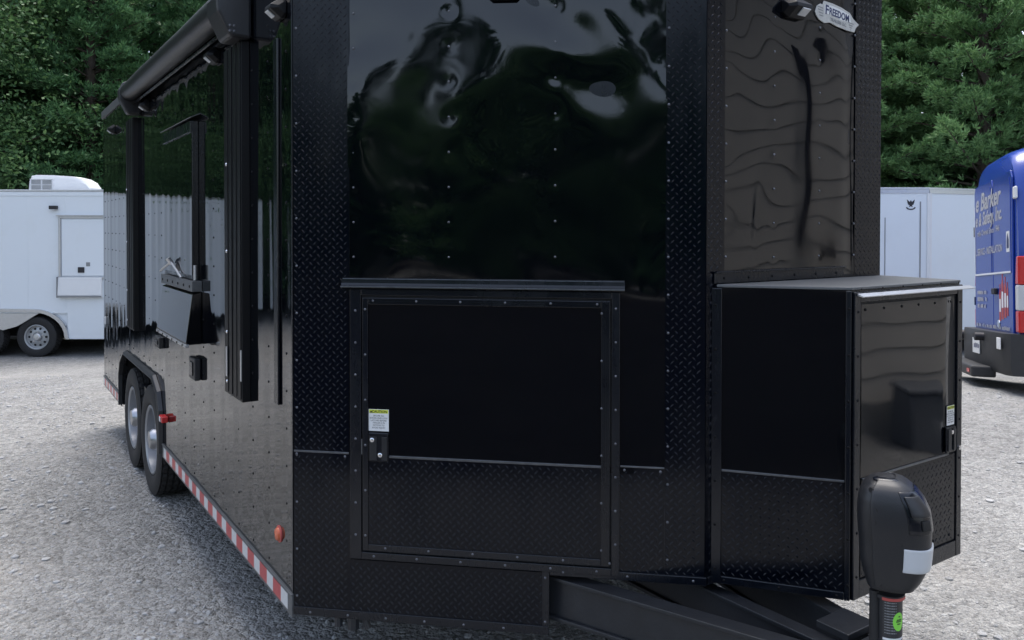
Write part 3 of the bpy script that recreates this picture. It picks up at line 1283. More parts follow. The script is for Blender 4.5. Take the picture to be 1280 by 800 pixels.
sheet(BL, .031, .381, .905, 1.462, 40, 60, lambda s, z: .0005 * np.sin(s * 9) * np.sin(z * 7 + 1) + .0006 * np.sin(z * 5.0 + 2 * s), .004, 'side_sheet', m_gloss, tb)
diamond('side_plate', [(BL, .0314, .3806, .5775, .899)], .0060, parent=tb)
m = MB()
m.box(BL, .0314, .3806, .003, .0085, .899, .9055)
m.build('seam_edge', m_edge, tb, bevel=.001)


def h_bdoor(s, z):
    return .0007 * np.sin(s * 8 + .7) * np.sin(z * 7.0) + .0006 * np.sin(z * 12 + 4 * np.sin(s * 6)) * np.cos(s * 4) - .004 * np.exp(-((s - .555) / .03) ** 2)


sheet(BF, .040, .572, .903, 1.420, 110, 110, h_bdoor, .0070, 'box_door', m_gloss, tb)
m = MB()
m.box(BF, .0305, .5785, .001, .0035, .6062, 1.4278)
m.build('door_gap', m_dark, tb)
diamond('box_door_plate', [(BF, .0405, .5715, .6125, .899)], .0085, parent=tb)
m = MB()
m.box(BF, .045, .53, .005, .0115, .899, .9055)
m.build('seam_edge', m_edge, tb, bevel=.001)
m = MB()
m.prism(Fr(BF.p(.010, 0, 0), BF.n, -np.array(BF.t)), [(.0125, 1.4475), (.032, 1.444), (.0325, 1.4465), (.0125, 1.454)], 0, -.640)
m.build('box_drip', m_alu, tb)
m = MB()
m.box(BF, .508, .566, .0085, .0155, .908, .992)
m.build('box_latch', m_trim, tb, bevel=.003)
m = MB()
m.box(BF, .513, .532, .0156, .020, .914, .985)
m.box(BF, .546, .561, .0156, .020, .914, .985)
m.build('latch_handle', m_plast, tb, bevel=.002)
m = MB()
m.lathe(BF.p(.538, .0157, .975), BF.n, [(.007, 0), (.007, .004), (.0005, .005)], 12)
m.build('latch_bolt', m_chrome, tb, smooth=50)
m = MB()
m.lathe(BF.p(.592, .0122, .915), BF.n, [(.008, 0), (.008, .004), (.0005, .005)], 12)
m.build('latch_bolt', m_chrome, tb, smooth=50)
m = MB()
for k in range(7):
    m.dome(BL, .012, .60 + k * .135, .012)
    m.dome(BL, .390, .60 + k * .135, .012)
    m.dome(BF, .016, .62 + k * .13, .012)
    m.dome(BF, .594, .62 + k * .13, .012)
for k in range(6):
    m.dome(BF, .06 + k * .096, 1.404, .0075)
    m.dome(BF, .06 + k * .096, .632, .009)
    m.dome(BF, .03 + k * .11, 1.466, .012, .0035)
for s in (.04, .20, .36):
    m.dome(BL, s, .565, .011)
for k in range(6):
    m.dome(FL, .07 + k * .115, 1.490, .012, .005)
m.build('box_screw', m_bscrew, tb, smooth=60, kind='stuff')
caution(BF, .520, .566, .996, 1.060, .0085, tb)

# ---- electric tongue jack
JC = at(1110, 700, 2.03)
JX, JY = float(JC[0]), float(JC[1])
ER = np.array([RT[0], RT[1], 0.0])
ER /= np.linalg.norm(ER)
EF = np.array([CAM[0] - JX, CAM[1] - JY, 0.0])
EF /= np.linalg.norm(EF)
ER = np.array([-EF[1], EF[0], 0.0])
sc = 2.03 / FPX
zpx = lambda py: CAM[2] + (py - PY) * -sc * .9999 - .0133 * 2.03
lev = [(739, 1088, 1141, .060), (724, 1083, 1152, .066), (704, 1078, 1161, .071), (682, 1077, 1163, .072), (660, 1075, 1163.5, .076), (642, 1074.5, 1161, .076), (627, 1076, 1154, .072), (615, 1081, 1144, .064), (607, 1089, 1134, .050), (602.5, 1098, 1122, .030), (601.5, 1106, 1114, .010)]


def jack_pt(ti, th, off=0.0):
    k = min(int(ti), len(lev) - 2)
    f = ti - k
    a = [lev[k][i] * (1 - f) + lev[k + 1][i] * f for i in range(4)]
    cx = ((a[1] + a[2]) / 2 - 1114) * sc * .91
    hw = (a[2] - a[1]) / 2 * sc * .91 + off
    hd = a[3] + off
    e = 3.4
    c, s_ = math.cos(th), math.sin(th)
    x = cx + hw * math.copysign(abs(c) ** (2 / e), c)
    y = hd * math.copysign(abs(s_) ** (2 / e), s_)
    # th=0 image right, th=pi/2 towards camera
    return np.array([JX, JY, 0]) + ER * x + EF * y + np.array([0, 0, zpx(286 + (a[0] - 286) * .975)])


def jpatch(mb, t0, t1, a0, a1, off, nt_=8, na_=12):
    k = len(mb.v)
    for i in range(nt_ + 1):
        for j in range(na_ + 1):
            mb.v.append(tuple(jack_pt(t0 + (t1 - t0) * i / nt_, a0 + (a1 - a0) * j / na_, off)))
    for i in range(nt_):
        for j in range(na_):
            q = k + i * (na_ + 1) + j
            mb.f.append((q, q + 1, q + na_ + 2, q + na_ + 1))


m = MB()
JN = 40
for i in range(41):
    for j in range(JN):
        m.v.append(tuple(jack_pt(i / 4, 2 * math.pi * j / JN)))
for i in range(40):
    for j in range(JN):
        m.f.append((i * JN + j, i * JN + (j + 1) % JN, (i + 1) * JN + (j + 1) % JN, (i + 1) * JN + j))
m.f += [tuple(range(JN - 1, -1, -1)), tuple(40 * JN + j for j in range(JN))]
jk = m.build('electric_jack', m_plast, TR, smooth=50)


def jshell(name, mat, t0, t1, a0, a1, off, parent, nt_=10, na_=14):
    m_ = MB()
    jpatch(m_, t0, t1, a0, a1, off, nt_, na_)
    o_ = m_.build(name, mat, parent, smooth=60, recalc=False)
    md = o_.modifiers.new('s', 'SOLIDIFY')
    md.thickness = .006
    md.offset = 0
    bv = o_.modifiers.new('b', 'BEVEL')
    bv.width = .002
    bv.segments = 2
    bv.limit_method = 'ANGLE'
    return o_


jshell('front_cover', m_plast, .2, 9.3, -1.5, 1.95, .004, jk, 24, 30)
jshell('work_light', m_lens, 1.80, 3.15, .0, 1.46, .008, jk)
jshell('control_panel', m_trim, 4.0, 7.4, -.2, 1.35, .0065, jk)
jshell('panel_cap', m_plast, 5.3, 7.0, .45, 1.25, .014, jk, 6, 8)
jshell('toggle_switch', m_dark, 4.3, 5.0, .55, .95, .011, jk, 4, 5)
jshell('top_plug', m_trim, 8.7, 9.5, .5, 2.6, .005, jk, 4, 8)
m = MB()
for ti, th in ((7.2, 2.0), (5.4, 1.80), (4.5, 1.85), (3.4, 1.45), (.7, 1.75)):
    p0 = jack_pt(ti, th, -.004)
    p1 = jack_pt(ti, th, .006)
    m = MB().cyl(p0, p1, .007, n=10)
    m.build('cover_screw', m_dark, jk)
m = MB()
m.cyl((JX, JY, zpx(742)), (JX, JY, .03), .034, n=28)
m.cyl((JX, JY, zpx(738)), (JX, JY, zpx(742.5)), .040, n=28)
m.build('jack_tube', m_frame, jk, smooth=40)
m = MB()
m.cyl((JX, JY, .03), (JX, JY, .002), .024, .075, n=24)
m.build('jack_foot', m_frame, jk, smooth=40)


def tubepatch(name, mat, y0, y1, a0, a1, rr, rnd=False):
    m_ = MB()
    n_ = 12
    for i in range(n_ + 1):
        for j in range(n_ + 1):
            u_, v_ = i / n_ * 2 - 1, j / n_ * 2 - 1
            if rnd:
                u_, v_ = u_ * math.sqrt(1 - v_ * v_ / 2), v_ * math.sqrt(1 - u_ * u_ / 2)
            th = (a0 + a1) / 2 + v_ * (a1 - a0) / 2
            z = (zpx(y0) + zpx(y1)) / 2 + u_ * (zpx(y0) - zpx(y1)) / 2
            m_.v.append(tuple(np.array([JX, JY, z]) + rr * (ER * math.cos(th) + EF * math.sin(th))))
    for i in range(n_):
        for j in range(n_):
            q = i * (n_ + 1) + j
            m_.f.append((q, q + 1, q + n_ + 2, q + n_ + 1))
    return m_.build(name, mat, jk, smooth=60, recalc=False)


tubepatch('jack_label', m_redlab, 739.5, 743, .1, 1.9, .0405)
tubepatch('jack_label', M('label_dark', (.03, .03, .032), .5, noise=(300, .8)), 744, 789, .1, 1.9, .0345)
tubepatch('jack_label', m_vinyl, 790, 793, .1, 1.9, .0345)
tubepatch('jack_label', m_redlab, 795, 806, .1, 1.9, .0345)
tubepatch('round_sticker', m_green, 758, 781, .30, 1.22, .0350, True)
m = MB()
for y, a0, a1 in ((764, .62, .80), (768, .48, .95), (770, .52, 1.0), (773, .60, .9)):
    for j in range(6):
        t0 = a0 + (a1 - a0) * j / 6
        t1 = t0 + (a1 - a0) / 8
        q = [np.array([JX, JY, zpx(yy)]) + .0354 * (ER * math.cos(th) + EF * math.sin(th)) for yy, th in ((y, t0), (y, t1), (y - 1.6, t1), (y - 1.6, t0))]
        m.add(q, [(0, 1, 2, 3)])
m.build('sticker_print', m_ink, jk, recalc=False)
m = MB()
for k in range(12):
    y = 747 + k * 3.4
    for j in range(8):
        t0 = .95 + (1.8 - .95) * j / 8
        t1 = t0 + .06 + .04 * ((j * 7 + k * 3) % 3) / 2
        q = [np.array([JX, JY, zpx(yy)]) + .0347 * (ER * math.cos(th) + EF * math.sin(th)) for yy, th in ((y, t0), (y, t1), (y - 1.3, t1), (y - 1.3, t0))]
        m.add(q, [(0, 1, 2, 3)])
m.build('label_print', m_greyink, jk, recalc=False)
m = MB()
pts = [np.array([JX, JY, 0]) - ER * .031 + EF * .022 + np.array((0, 0, z)) for z in (zpx(735), .7, .62, .545)]
for a, b in zip(pts[:-1], pts[1:]):
    m.cyl(a, b, .012, n=8)
m.build('power_cable', m_rubber, jk, smooth=50)

# ------------------------------------------------------------------ white food trailer (left background)
PXM = 13.0 / FPX
RH = np.array([RT[0], RT[1], 0])
RH /= np.linalg.norm(RH)
FH = np.array([FW[0], FW[1], 0])
FH /= np.linalg.norm(FH)


def white_food_trailer():
    o0 = at(45, 447, 13.0)
    zg = float(ground_z(o0[0], o0[1]))
    o0[2] = zg
    F = Fr(o0, RH, -FH)
    T = thing('food_trailer', tuple(o0), 'white food trailer with roof air conditioner, closed hatch and tandem wheels', 'trailer')
    X = lambda px: (px - 45) * PXM
    Z = lambda py: (447 - py) * PXM
    s0, s1, dep = -5.2, 2.3, 2.2
    zt, zb = Z(240), Z(424)
    m_ = MB()
    m_.box(F, s0, -1.50, -.05, 0, zb, zt)
    m_.box(F, -1.50, .52, -.05, 0, .72, zt)
    m_.box(F, .52, s1, -.05, 0, zb, zt)
    m_.box(F, s0, s1, -dep, -dep + .05, zb, zt)
    m_.box(F, s0, s0 + .05, -dep + .051, -.051, zb, zt)
    m_.box(F, s1 - .05, s1, -dep + .051, -.051, zb, zt)
    m_.build('wall', m_white, T)
    m_ = MB()
    m_.box(F, s0 - .01, s1 + .01, -dep - .01, .012, zt, zt + .035)
    m_.build('roof', m_alu, T, bevel=.006)
    m_ = MB()
    m_.box(F, s0 + .05, s1 - .05, -dep + .06, -.38, zb, zb + .08)
    m_.box(F, -1.5, .52, -.40, -.39, zb, .75)
    m_.build('underframe', m_dark, T)
    m_ = MB()
    m_.box(F, s0, s1, .001, .008, zt - .07, zt - .004)
    m_.build('roof_trim', m_white, T, bevel=.002)
    # fender arch
    m_ = MB()
    arch = [(.56, zb)] + [(-.02 + .56 * math.cos(w), zb + .03 + .46 * math.sin(w)) for w in np.linspace(0, math.pi / 2, 9)] + [(-.9, zb + .50)] + \
           [(-.96 + .56 * math.cos(w), zb + .03 + .46 * math.sin(w)) for w in np.linspace(math.pi / 2, math.pi, 9)] + [(-1.54, zb)]
    inner = [(-.49 + (x + .49) * .945, zb + (z - zb) * .90) for x, z in arch]
    for k in range(len(arch) - 1):
        q = [arch[k], arch[k + 1], inner[k + 1], inner[k]]
        m_.prism(F, q, .001, .03)
    m_.build('fender_trim', m_alu, T)
    m_ = MB()
    up = [(.54, .73)] + [(x, z) for x, z in inner if z > zb + .02][::1]
    for k in range(len(inner) - 1):
        (x0, z0_), (x1, z1_) = inner[k], inner[k + 1]
        m_.add([F.p(x0, -.03, z0_), F.p(x1, -.03, z1_), F.p(x1, -.03, .76), F.p(x0, -.03, .76)], [(0, 1, 2, 3)])
    m_.build('fender_skirt', m_white, T)
    m_ = MB()
    sk = [(-.05 - .85, Z(392)), (.15, Z(392)), (-.02, Z(400)), (-.20, Z(408)), (-.43, Z(413)), (-.66, Z(408)), (-.84, Z(400))]
    m_.prism(F, [(a - .10, b) for a, b in sk], -.02, .012)
    m_.build('fender_plate', m_alu, T)
    for s_ in (0.0, -.86):
        c_ = F.p(s_, -.11, .327)
        make_wheel(T, *c_, .327, .2, -FH, M('rim_grey', (.36, .37, .38), .4, .4) if s_ == 0 else bpy.data.materials['rim_grey'], holes=10)
        c_ = F.p(s_, -dep + .11, .327)
        make_wheel(T, *c_, .327, .2, FH, bpy.data.materials['rim_grey'], holes=10)
    # hatch
    hx0, hx1, hz0, hz1 = X(75), X(150), Z(346), Z(273)
    m_ = MB()
    for a, b, c_, d_ in ((hx0, hx0 + .035, hz0, hz1), (hx1 - .035, hx1, hz0, hz1), (hx0, hx1, hz1, hz1 + .035), (hx0, hx1, hz0 - .03, hz0)):
        m_.box(F, a, b, .001, .028, c_, d_)
    h_ = m_.build('serving_hatch', m_alu, T, bevel=.004)
    m_ = MB()
    m_.box(F, hx0 + .05, hx1 - .05, .001, .016, hz0 + .015, hz1 - .02)
    m_.build('hatch_panel', m_white, h_, bevel=.003)
    m_ = MB()
    m_.box(F, hx0 - .03, hx1 + .03, .001, .05, hz1 + .036, hz1 + .052)
    m_.build('hatch_drip', m_alu, h_, bevel=.003)
    m_ = MB()
    m_.box(F, X(99), X(107), .017, .03, Z(341), Z(334))
    m_.build('hatch_latch', m_ink, h_, bevel=.004)
    m_ = MB()
    m_.box(F, X(109), X(114), .0165, .018, Z(333), Z(328))
    m_.build('hatch_sticker', m_greyink, h_)
    m_ = MB()
    m_.prism(Fr(F.p(X(75), 0, 0), F.n, -F.t), [(.002, Z(347)), (.05, Z(347)), (.07, Z(369)), (.05, Z(371)), (.002, Z(371))], 0, -(X(129) - X(75)))
    c1 = m_.build('folded_counter', m_wsat, T, bevel=.006)
    m_ = MB()
    m_.box(F, X(74), X(130), .072, .078, Z(371.5), Z(369.5))
    m_.box(F, X(74), X(75), .02, .074, Z(372), Z(346))
    m_.build('counter_edge', m_greyink, c1)
    m_ = MB()
    m_.box(F, X(64.5), X(74), .001, .06, Z(262), Z(257.5))
    l_ = m_.build('hatch_light', m_ink, T, bevel=.008)
    m_ = MB()
    m_.box(F, X(67), X(72), .03, .062, Z(263), Z(262.1))
    m_.build('light_lens', m_lens, l_)
    m_ = MB()
    for k in range(12):
        m_.box(F, -5.0 + k * .61 - .006, -5.0 + k * .61 + .006, .001, .0025, .80 if -1.6 < -5 + k * .61 < .55 else zb, zt - .07)
    m_.build('panel_seam', m_white, T)
    # roof air conditioner
    m_ = MB()
    za = zt + .035
    W2 = .20
    dm = -dep * .45
    X0 = X
    X = lambda px: X0(px) * 1.05 - .50
    pr = [(X(38), 0), (X(39), .18), (X(42), .285), (X(48), .30), (X(68), .295), (X(92), .275), (X(104), .235), (X(112), .17), (X(117), .07), (X(117), 0)]
    n_ = len(pr)
    for dd, scz, scs in ((dm - W2, .75, .97), (dm - W2 * .85, .97, 1), (dm + W2 * .85, .97, 1), (dm + W2, .75, .97)):
        for s_, z_ in pr:
            m_.v.append(F.p(X(78) + (s_ - X(78)) * scs, dd, za + z_ * scz))
    for k in range(3):
        for i in range(n_):
            a = k * n_ + i
            b = k * n_ + (i + 1) % n_
            m_.f.append((a, b, b + n_, a + n_))
    m_.f += [tuple(range(n_)), tuple(range(4 * n_ - 1, 3 * n_ - 1, -1))]
    ac = m_.build('air_conditioner', m_wsat, T, smooth=30)
    m_ = MB()
    for i in range(2):
        for j in range(2):
            q0 = X(43 + 13.5 * i)
            for k in range(4):
                m_.box(F, q0, q0 + X(56) - X(44.5), dm + W2, dm + W2 + .008, za + .035 + j * .095 + k * .02, za + .045 + j * .095 + k * .02)
    m_.build('vent_slat', m_greyink, ac)
    m_ = MB()
    for z_ in (.025, .115, .215):
        m_.box(F, X(41), X(70), dm + W2 - .02, dm + W2 + .012, za + z_ - .004, za + z_ + .004)
    for px_ in (41.5, 56, 69.5):
        m_.box(F, X(px_), X(px_ + .8), dm + W2 - .02, dm + W2 + .012, za + .02, za + .218)
    m_.build('grille_frame', m_wsat, ac)
    X = X0
    # jack stands in the shadow below
    m_ = MB()
    m_.cyl(F.p(1.7, -.5, zb), F.p(1.7, -.5, .02), .03, n=8)
    m_.cyl(F.p(1.7, -.5, .02), F.p(1.7, -.5, .0), .10, n=8)
    m_.build('stabilizer_leg', m_frame, T)


white_food_trailer()


def white_cargo_trailer():
    o0 = at(1160, 447, 13.0)
    zg = float(ground_z(o0[0], o0[1]))
    o0[2] = zg
    T = thing('cargo_trailer', tuple(o0), 'plain white enclosed trailer with bird emblem parked beyond the blue van', 'trailer')
    FA = Fr(o0, RH, -FH)                       # face turned to the camera, runs left (negative s)
    th = R(24)
    t2 = RH * math.cos(th) + FH * math.sin(th)
    FB = Fr(o0, t2, np.array([t2[1], -t2[0], 0]))
    X = lambda px: (px - 1160) * PXM
    Z = lambda py: (447 - py) * PXM
    zt, zb = Z(237), Z(420)
    sl_, sr_ = -2.3, 4.6
    back = FH * 2.3
    a = o0 + RH * sl_
    b = o0
    c = o0 + t2 * sr_
    pl = [tuple(x[:2]) for x in (a, b, c, c + back * .9 - RH * .9, a + back)]
    m_ = MB()
    m_.plan(pl, zg + zb, zg + zt)
    m_.build('wall', m_white, T)
    ctr = np.mean(np.array(pl), 0)
    m_ = MB()
    m_.plan([tuple(ctr + (np.array(q) - ctr) * 1.004) for q in pl], zg + zt, zg + zt + .035)
    m_.build('roof', m_alu, T, bevel=.004)
    m_ = MB()
    m_.box(FA, sl_, -.004, .001, .010, zt - .06, zt - .003)
    m_.box(FB, .004, sr_, .001, .010, zt - .06, zt - .003)
    m_.build('roof_trim', m_alu, T)
    m_ = MB()
    m_.box(FA, -.035, .008, .002, .012, zb, zt - .06)
    m_.box(FB, -.004, .05, .002, .012, zb, zt - .06)
    m_.build('corner_trim', m_wsat, T)
    m_ = MB()
    m_.box(FA, X(1104.5), X(1105.5), .001, .006, zb + .1, Z(272))
    m_.box(FA, X(1148.3), X(1149.7), .001, .006, zb + .1, Z(252))
    m_.build('panel_seam', m_greyink, T)
    m_ = MB()
    eagle = [(0, .075), (.02, .04), (.07, .085), (.062, .03), (.045, -.01), (.02, -.02), (.035, -.05), (0, -.04), (-.035, -.05), (-.02, -.02), (-.045, -.01), (-.062, .03), (-.07, .085), (-.02, .04)]
    ex, ez = X(1137), Z(256)
    m_.prism(FA, [(ex + x * .9, ez + z * .9 + .01) for x, z in eagle], .002, .004)
    arc = [(ex + .08 * math.cos(w), ez - .035 + .05 * math.sin(w)) for w in np.linspace(math.pi * 1.05, math.pi * 1.95, 9)]
    arc2 = [(ex + .062 * math.cos(w), ez - .03 + .035 * math.sin(w)) for w in np.linspace(math.pi * 1.95, math.pi * 1.05, 9)]
    m_.prism(FA, arc + arc2, .002, .004)
    m_.build('bird_emblem', m_ink, T)
    for s_ in (1.7, 2.5):
        c_ = FB.p(s_, -.02, .327)
        make_wheel(T, *c_, .327, .2, FB.n, bpy.data.materials['rim_grey'], holes=8)
    m_ = MB()
    m_.plan([tuple(ctr + (np.array(q) - ctr) * .8) for q in pl], zg + zb - .1, zg + zb)
    m_.build('underframe', m_dark, T)
    m_ = MB()
    m_.cyl(FA.p(-1.2, -.5, zb), FA.p(-1.2, -.5, 0), .03, n=8)
    m_.build('jack_leg', m_frame, T)


white_cargo_trailer()


# ------------------------------------------------------------------ blue van
def van():
    d1 = 8.0
    c0 = CAM + d1 * (FW + RT * (1280 - 640) / FPX)
    far = RH * .33 + FH
    far /= np.linalg.norm(far)
    pr_ = np.array([c0[0], c0[1]])
    pl_ = pr_ + far[:2] * 1.95
    zr, zl = float(ground_z(*pr_)), float(ground_z(*pl_))
    lat = np.array([pr_[0] - pl_[0], pr_[1] - pl_[1], zr - zl])
    Wd = np.linalg.norm(lat)
    lat /= Wd                                   # left -> right seen from behind
    head = np.array([-lat[1], lat[0], 0])
    if head @ RH < 0:
        head = -head
    head /= np.linalg.norm(head)
    up = np.cross(lat, head)
    if up[2] < 0:
        up = -up
    o0 = np.array([pl_[0], pl_[1], zl])
    F = Fr(o0, lat, -head, up)
    T = thing('delivery_van', tuple(o0), 'dark blue service van with pale lettering on its rear doors', 'van')
    Wv = Wd

    def section(e):
        """outline (s,z) at distance e ahead of the rear face"""
        k = min(1, e / .55)
        k = k ** .55
        top = 2.53 + .18 * k
        ins = .05 * (1 - min(1, e / .12))
        pts = []
        n_ = 40
        half = Wv / 2 - ins
        zb_ = .50
        for i in range(n_ + 1):
            w = math.pi * (i / n_)
            # upper half superellipse over straight sides
            c_, s_ = math.cos(w), math.sin(w)
            x = half * math.copysign(abs(c_) ** .42, c_)
            z = 1.45 + (top - 1.45) * abs(s_) ** .40
            x *= 1 - .10 * max(0, (z - 1.1) / 1.4) ** 1.6
            pts.append((Wv / 2 + x, z))
        pts.append((Wv / 2 - half, zb_))
        pts.append((Wv / 2 + half, zb_))
        return pts
    es = [0, .02, .05, .10, .18, .3, .45, .7, 1.5, 3.0, 4.0]
    m_ = MB()
    secs = [section(e) for e in es]
    # nose: windscreen and bonnet
    extra = [(4.6, .86, .93), (5.05, .62, .90), (5.45, .52, .84)]
    n_ = len(secs[0])
    rows = [(e, s_) for e, s_ in zip(es, secs)]
    for e, hz, hw_ in extra:
        rows.append((e, [(Wv / 2 + (x - Wv / 2) * hw_, .5 + (z - .5) * hz) for x, z in secs[-1]]))
    for e, s_ in rows:
        for x, z in s_:
            m_.v.append(F.p(x, -e, z))
    for k in range(len(rows) - 1):
        for i in range(n_):
            a = k * n_ + i
            b = k * n_ + (i + 1) % n_
            m_.f.append((a, b, b + n_, a + n_))
    m_.f += [tuple(range(n_)), tuple(range((len(rows)) * n_ - 1, (len(rows) - 1) * n_ - 1, -1))]
    body = m_.build('body', m_blue, T, smooth=40)
    # rear doors: raised panels with a gap between them
    mid = Wv / 2
    for a, b in ((.12, mid - .006), (mid + .006, Wv - .20)):
        m_ = MB()
        q = [(a, .62), (b, .62), (b, 2.26), (b - .05, 2.34), (a + .05, 2.34), (a, 2.26)]
        m_.prism(F, q, .001, .022)
        dr = m_.build('rear_door', m_blue, T, bevel=.008)
        m_ = MB()
        q = [(a + .05, 1.27), (b - .05, 1.27), (b - .05, 2.18), (b - .09, 2.27), (a + .09, 2.27), (a + .05, 2.18)]
        m_.prism(F, q, .0222, .027)
        m_.build('window_panel', m_vglass if False else m_blue, dr, bevel=.004)
    m_ = MB()
    m_.box(F, .17, Wv - .25, .0272, .031, 1.255, 1.275)
    m_.box(F, .155, .175, .0272, .031, 1.255, 2.10)
    m_.build('window_line', m_wsat, T, bevel=.002)
    m_ = MB()
    m_.box(F, .10, .115, .0, .03, 1.74, 1.86)
    m_.box(F, .10, .115, .0, .03, .90, 1.0)
    m_.build('door_hinge', m_ink, T)
    m_ = MB()
    m_.box(F, mid + .05, mid + .20, .0225, .06, 1.03, 1.10)
    m_.build('door_handle', m_ink, T, bevel=.012)
    # lettering
    x0 = .18
    text('e Barker', .285, m_vtext, F, x0 + .02, 2.035, .0285, T, shear=.25, xs=1.12, bold=.008)
    text('e & Safety, Inc.', .215, m_vtext, F, x0 + .02, 1.855, .0285, T, shear=.25, xs=.93, bold=.006)
    text('mily Owned Since 1946', .10, m_vtext, F, x0 + .10, 1.73, .0285, T, shear=.1, xs=1.05, bold=.0008)
    text('L SERVICE - INSTALLATION', .115, m_vtext, F, x0 + .02, 1.50, .0285, T, xs=.85, bold=.002)
    # print too small to read in the photograph: rows of letter-sized strokes
    def print_rows(name, mat_, rows, d, parent):
        m_ = MB()
        for (s0_, s1_, z_, h_) in rows:
            q = s0_
            while q < s1_:
                w_ = h_ * rng.uniform(.35, .75)
                if rng.uniform() > .16:
                    m_.box(F, q, q + w_, d, d + .0006, z_ + h_ * rng.uniform(0, .12), z_ + h_ * rng.uniform(.75, 1))
                q += w_ + h_ * .28
        m_.build(name, mat_, parent, kind='stuff')
    print_rows('small_print', m_vtext, [(x0 + .08, x0 + .50, z_, .05) for z_ in (1.03, .95, .87)], .0285, T)
    print_rows('small_print', m_vtext, [(x0, Wv - .30, .645, .045)], .0285, T)
    m_ = MB()
    m_.box(F, Wv - .40, Wv - .28, .0278, .030, 1.48, 1.70)
    bg_ = m_.build('membership_mark', m_wsat, T)
    m_ = MB()
    m_.prism(F, [(Wv - .38, 1.52), (Wv - .30, 1.52), (Wv - .30, 1.61), (Wv - .34, 1.68), (Wv - .38, 1.61)], .0301, .0312)
    m_.build('mark_field', m_navy, bg_)
    # fire extinguisher decal
    ext = thing_part = MB()
    for k, (cx, h_, w_) in enumerate(((Wv - .70, .40, .075), (Wv - .60, .50, .085), (Wv - .49, .44, .075), (Wv - .40, .36, .06))):
        m_2 = MB()
        zb_ = .74 + .02 * k
        m_2.prism(F, [(cx - w_ / 2, zb_), (cx + w_ / 2, zb_), (cx + w_ / 2, zb_ + h_ * .75), (cx + w_ * .15, zb_ + h_ * .88), (cx + w_ * .25, zb_ + h_), (cx - w_ * .3, zb_ + h_), (cx - w_ * .15, zb_ + h_ * .88), (cx - w_ / 2, zb_ + h_ * .75)], .0225 + .0006 * k, .0232 + .0006 * k)
        dcl = m_2.build('extinguisher_decal', m_vinyl_red, T)
        m_2 = MB()
        m_2.box(F, cx - w_ * .4, cx + w_ * .4, .0233 + .0006 * k, .0235 + .0006 * k, zb_ + h_ * .25, zb_ + h_ * .6)
        m_2.build('decal_label', m_vinyl, dcl)
    m_ = MB()
    m_.lathe(F.p(mid + .22, .024, .70), F.n, [(.055, 0), (.05, .006), (.03, .008), (.0005, .008)], 16)
    m_.build('van_emblem', m_chrome, T, smooth=40)
    # tail lamps
    for a, b, sg in ((Wv - .115, Wv + .004, 1), (.01, .115, -1)):
        m_ = MB()
        for z0_, z1_, mt in ((.64, .86, m_redlens), (1.13, 1.42, m_redlens), (.865, 1.125, m_lens)):
            m_2 = MB()
            m_2.prism(F, [(a, z0_), (b, z0_), (b, z1_), (a + (.0 if z1_ < 1.3 else .04), z1_)], -.10, .024 if sg > 0 else .004)
            m_2.build('tail_lamp', mt, T, bevel=.012)
    m_ = MB()
    m_.box(F, Wv - .16, Wv - .06, .0, .028, 2.02, 2.15)
    m_.build('marker_decal', m_wsat, T, bevel=.02)
    # bumper
    m_ = MB()
    pts = [(-.01, .0), (.0, .10), (.10, .15), (Wv / 2, .18), (Wv - .10, .15), (Wv, .10), (Wv + .01, -.3), (Wv - .05, -.3), (Wv - .06, .0), (.06, .0), (.05, -.3), (-.01, -.3)]
    for zz, g_ in ((.20, .80), (.26, .97), (.56, 1.0), (.625, .93)):
        for x, d in pts:
            m_.v.append(F.p(x, d * g_, zz))
    n_ = len(pts)
    for k in range(3):
        for i in range(n_):
            a = k * n_ + i
            b = k * n_ + (i + 1) % n_
            m_.f.append((a, b, b + n_, a + n_))
    m_.f += [tuple(range(n_)), tuple(range(4 * n_ - 1, 3 * n_ - 1, -1))]
    m_.build('rear_bumper', m_bumper, T, smooth=30)
    m_ = MB()
    m_.box(F, .10, Wv - .55, .10, .34, .13, .25)
    m_.build('step_plate', m_bumper, T, bevel=.02)
    m_ = MB()
    m_.box(F, Wv - .75, Wv - .63, .341, .345, .17, .21)
    m_.build('step_reflector', m_redlens, T)
    m_ = MB()
    m_.box(F, mid - .22, mid + .10, .181, .192, .36, .53)
    pt = m_.build('license_plate', m_wsat, T, bevel=.004)
    print_rows('plate_print', m_navy, [(mid - .19, mid + .07, .42, .06)], .1925, pt)
    m_ = MB()
    m_.cyl(F.p(mid + .20, .17, .56), F.p(mid + .20, .26, .56), .045, n=12)
    m_.cyl(F.p(.03, .10, .53), F.p(.03, .22, .53), .06, n=12)
    m_.build('bumper_stop', m_ink, T, smooth=40)
    m_ = MB()
    m_.box(F, Wv - .22, Wv - .08, .165, .175, .46, .58)
    m_.build('bumper_decal', m_wsat, T, bevel=.004)
    m_ = MB()
    m_.lathe(F.p(Wv * .62, -.75, .36), up, [(.18, -.1), (.33, -.11), (.345, -.05), (.345, .05), (.33, .11), (.18, .1)], 32)
    m_.build('spare_wheel', m_rubber, T, smooth=40)
    m_ = MB()
    m_.box(F, .15, Wv - .15, -5.0, -.1, .40, .50)
    m_.build('underbody', m_dark, T)
    for e in (1.05, 4.45):
        for s_, ax in ((.13, -lat), (Wv - .13, lat)):
            c_ = F.p(s_, -e, .345)
            gz = float(ground_z(c_[0], c_[1]))
            make_wheel(T, c_[0], c_[1], gz + .345, .345, .23, ax, bpy.data.materials['rim_grey'], holes=8)
    m_ = MB()
    hs_ = .40
    q = [F.p(.18, -4.06, 2.28), F.p(Wv - .18, -4.06, 2.28), F.p(Wv - .14, -4.58, 1.98), F.p(.14, -4.58, 1.98)]
    q2 = [tuple(np.array(x) + up * .03 + head * .03) for x in q]
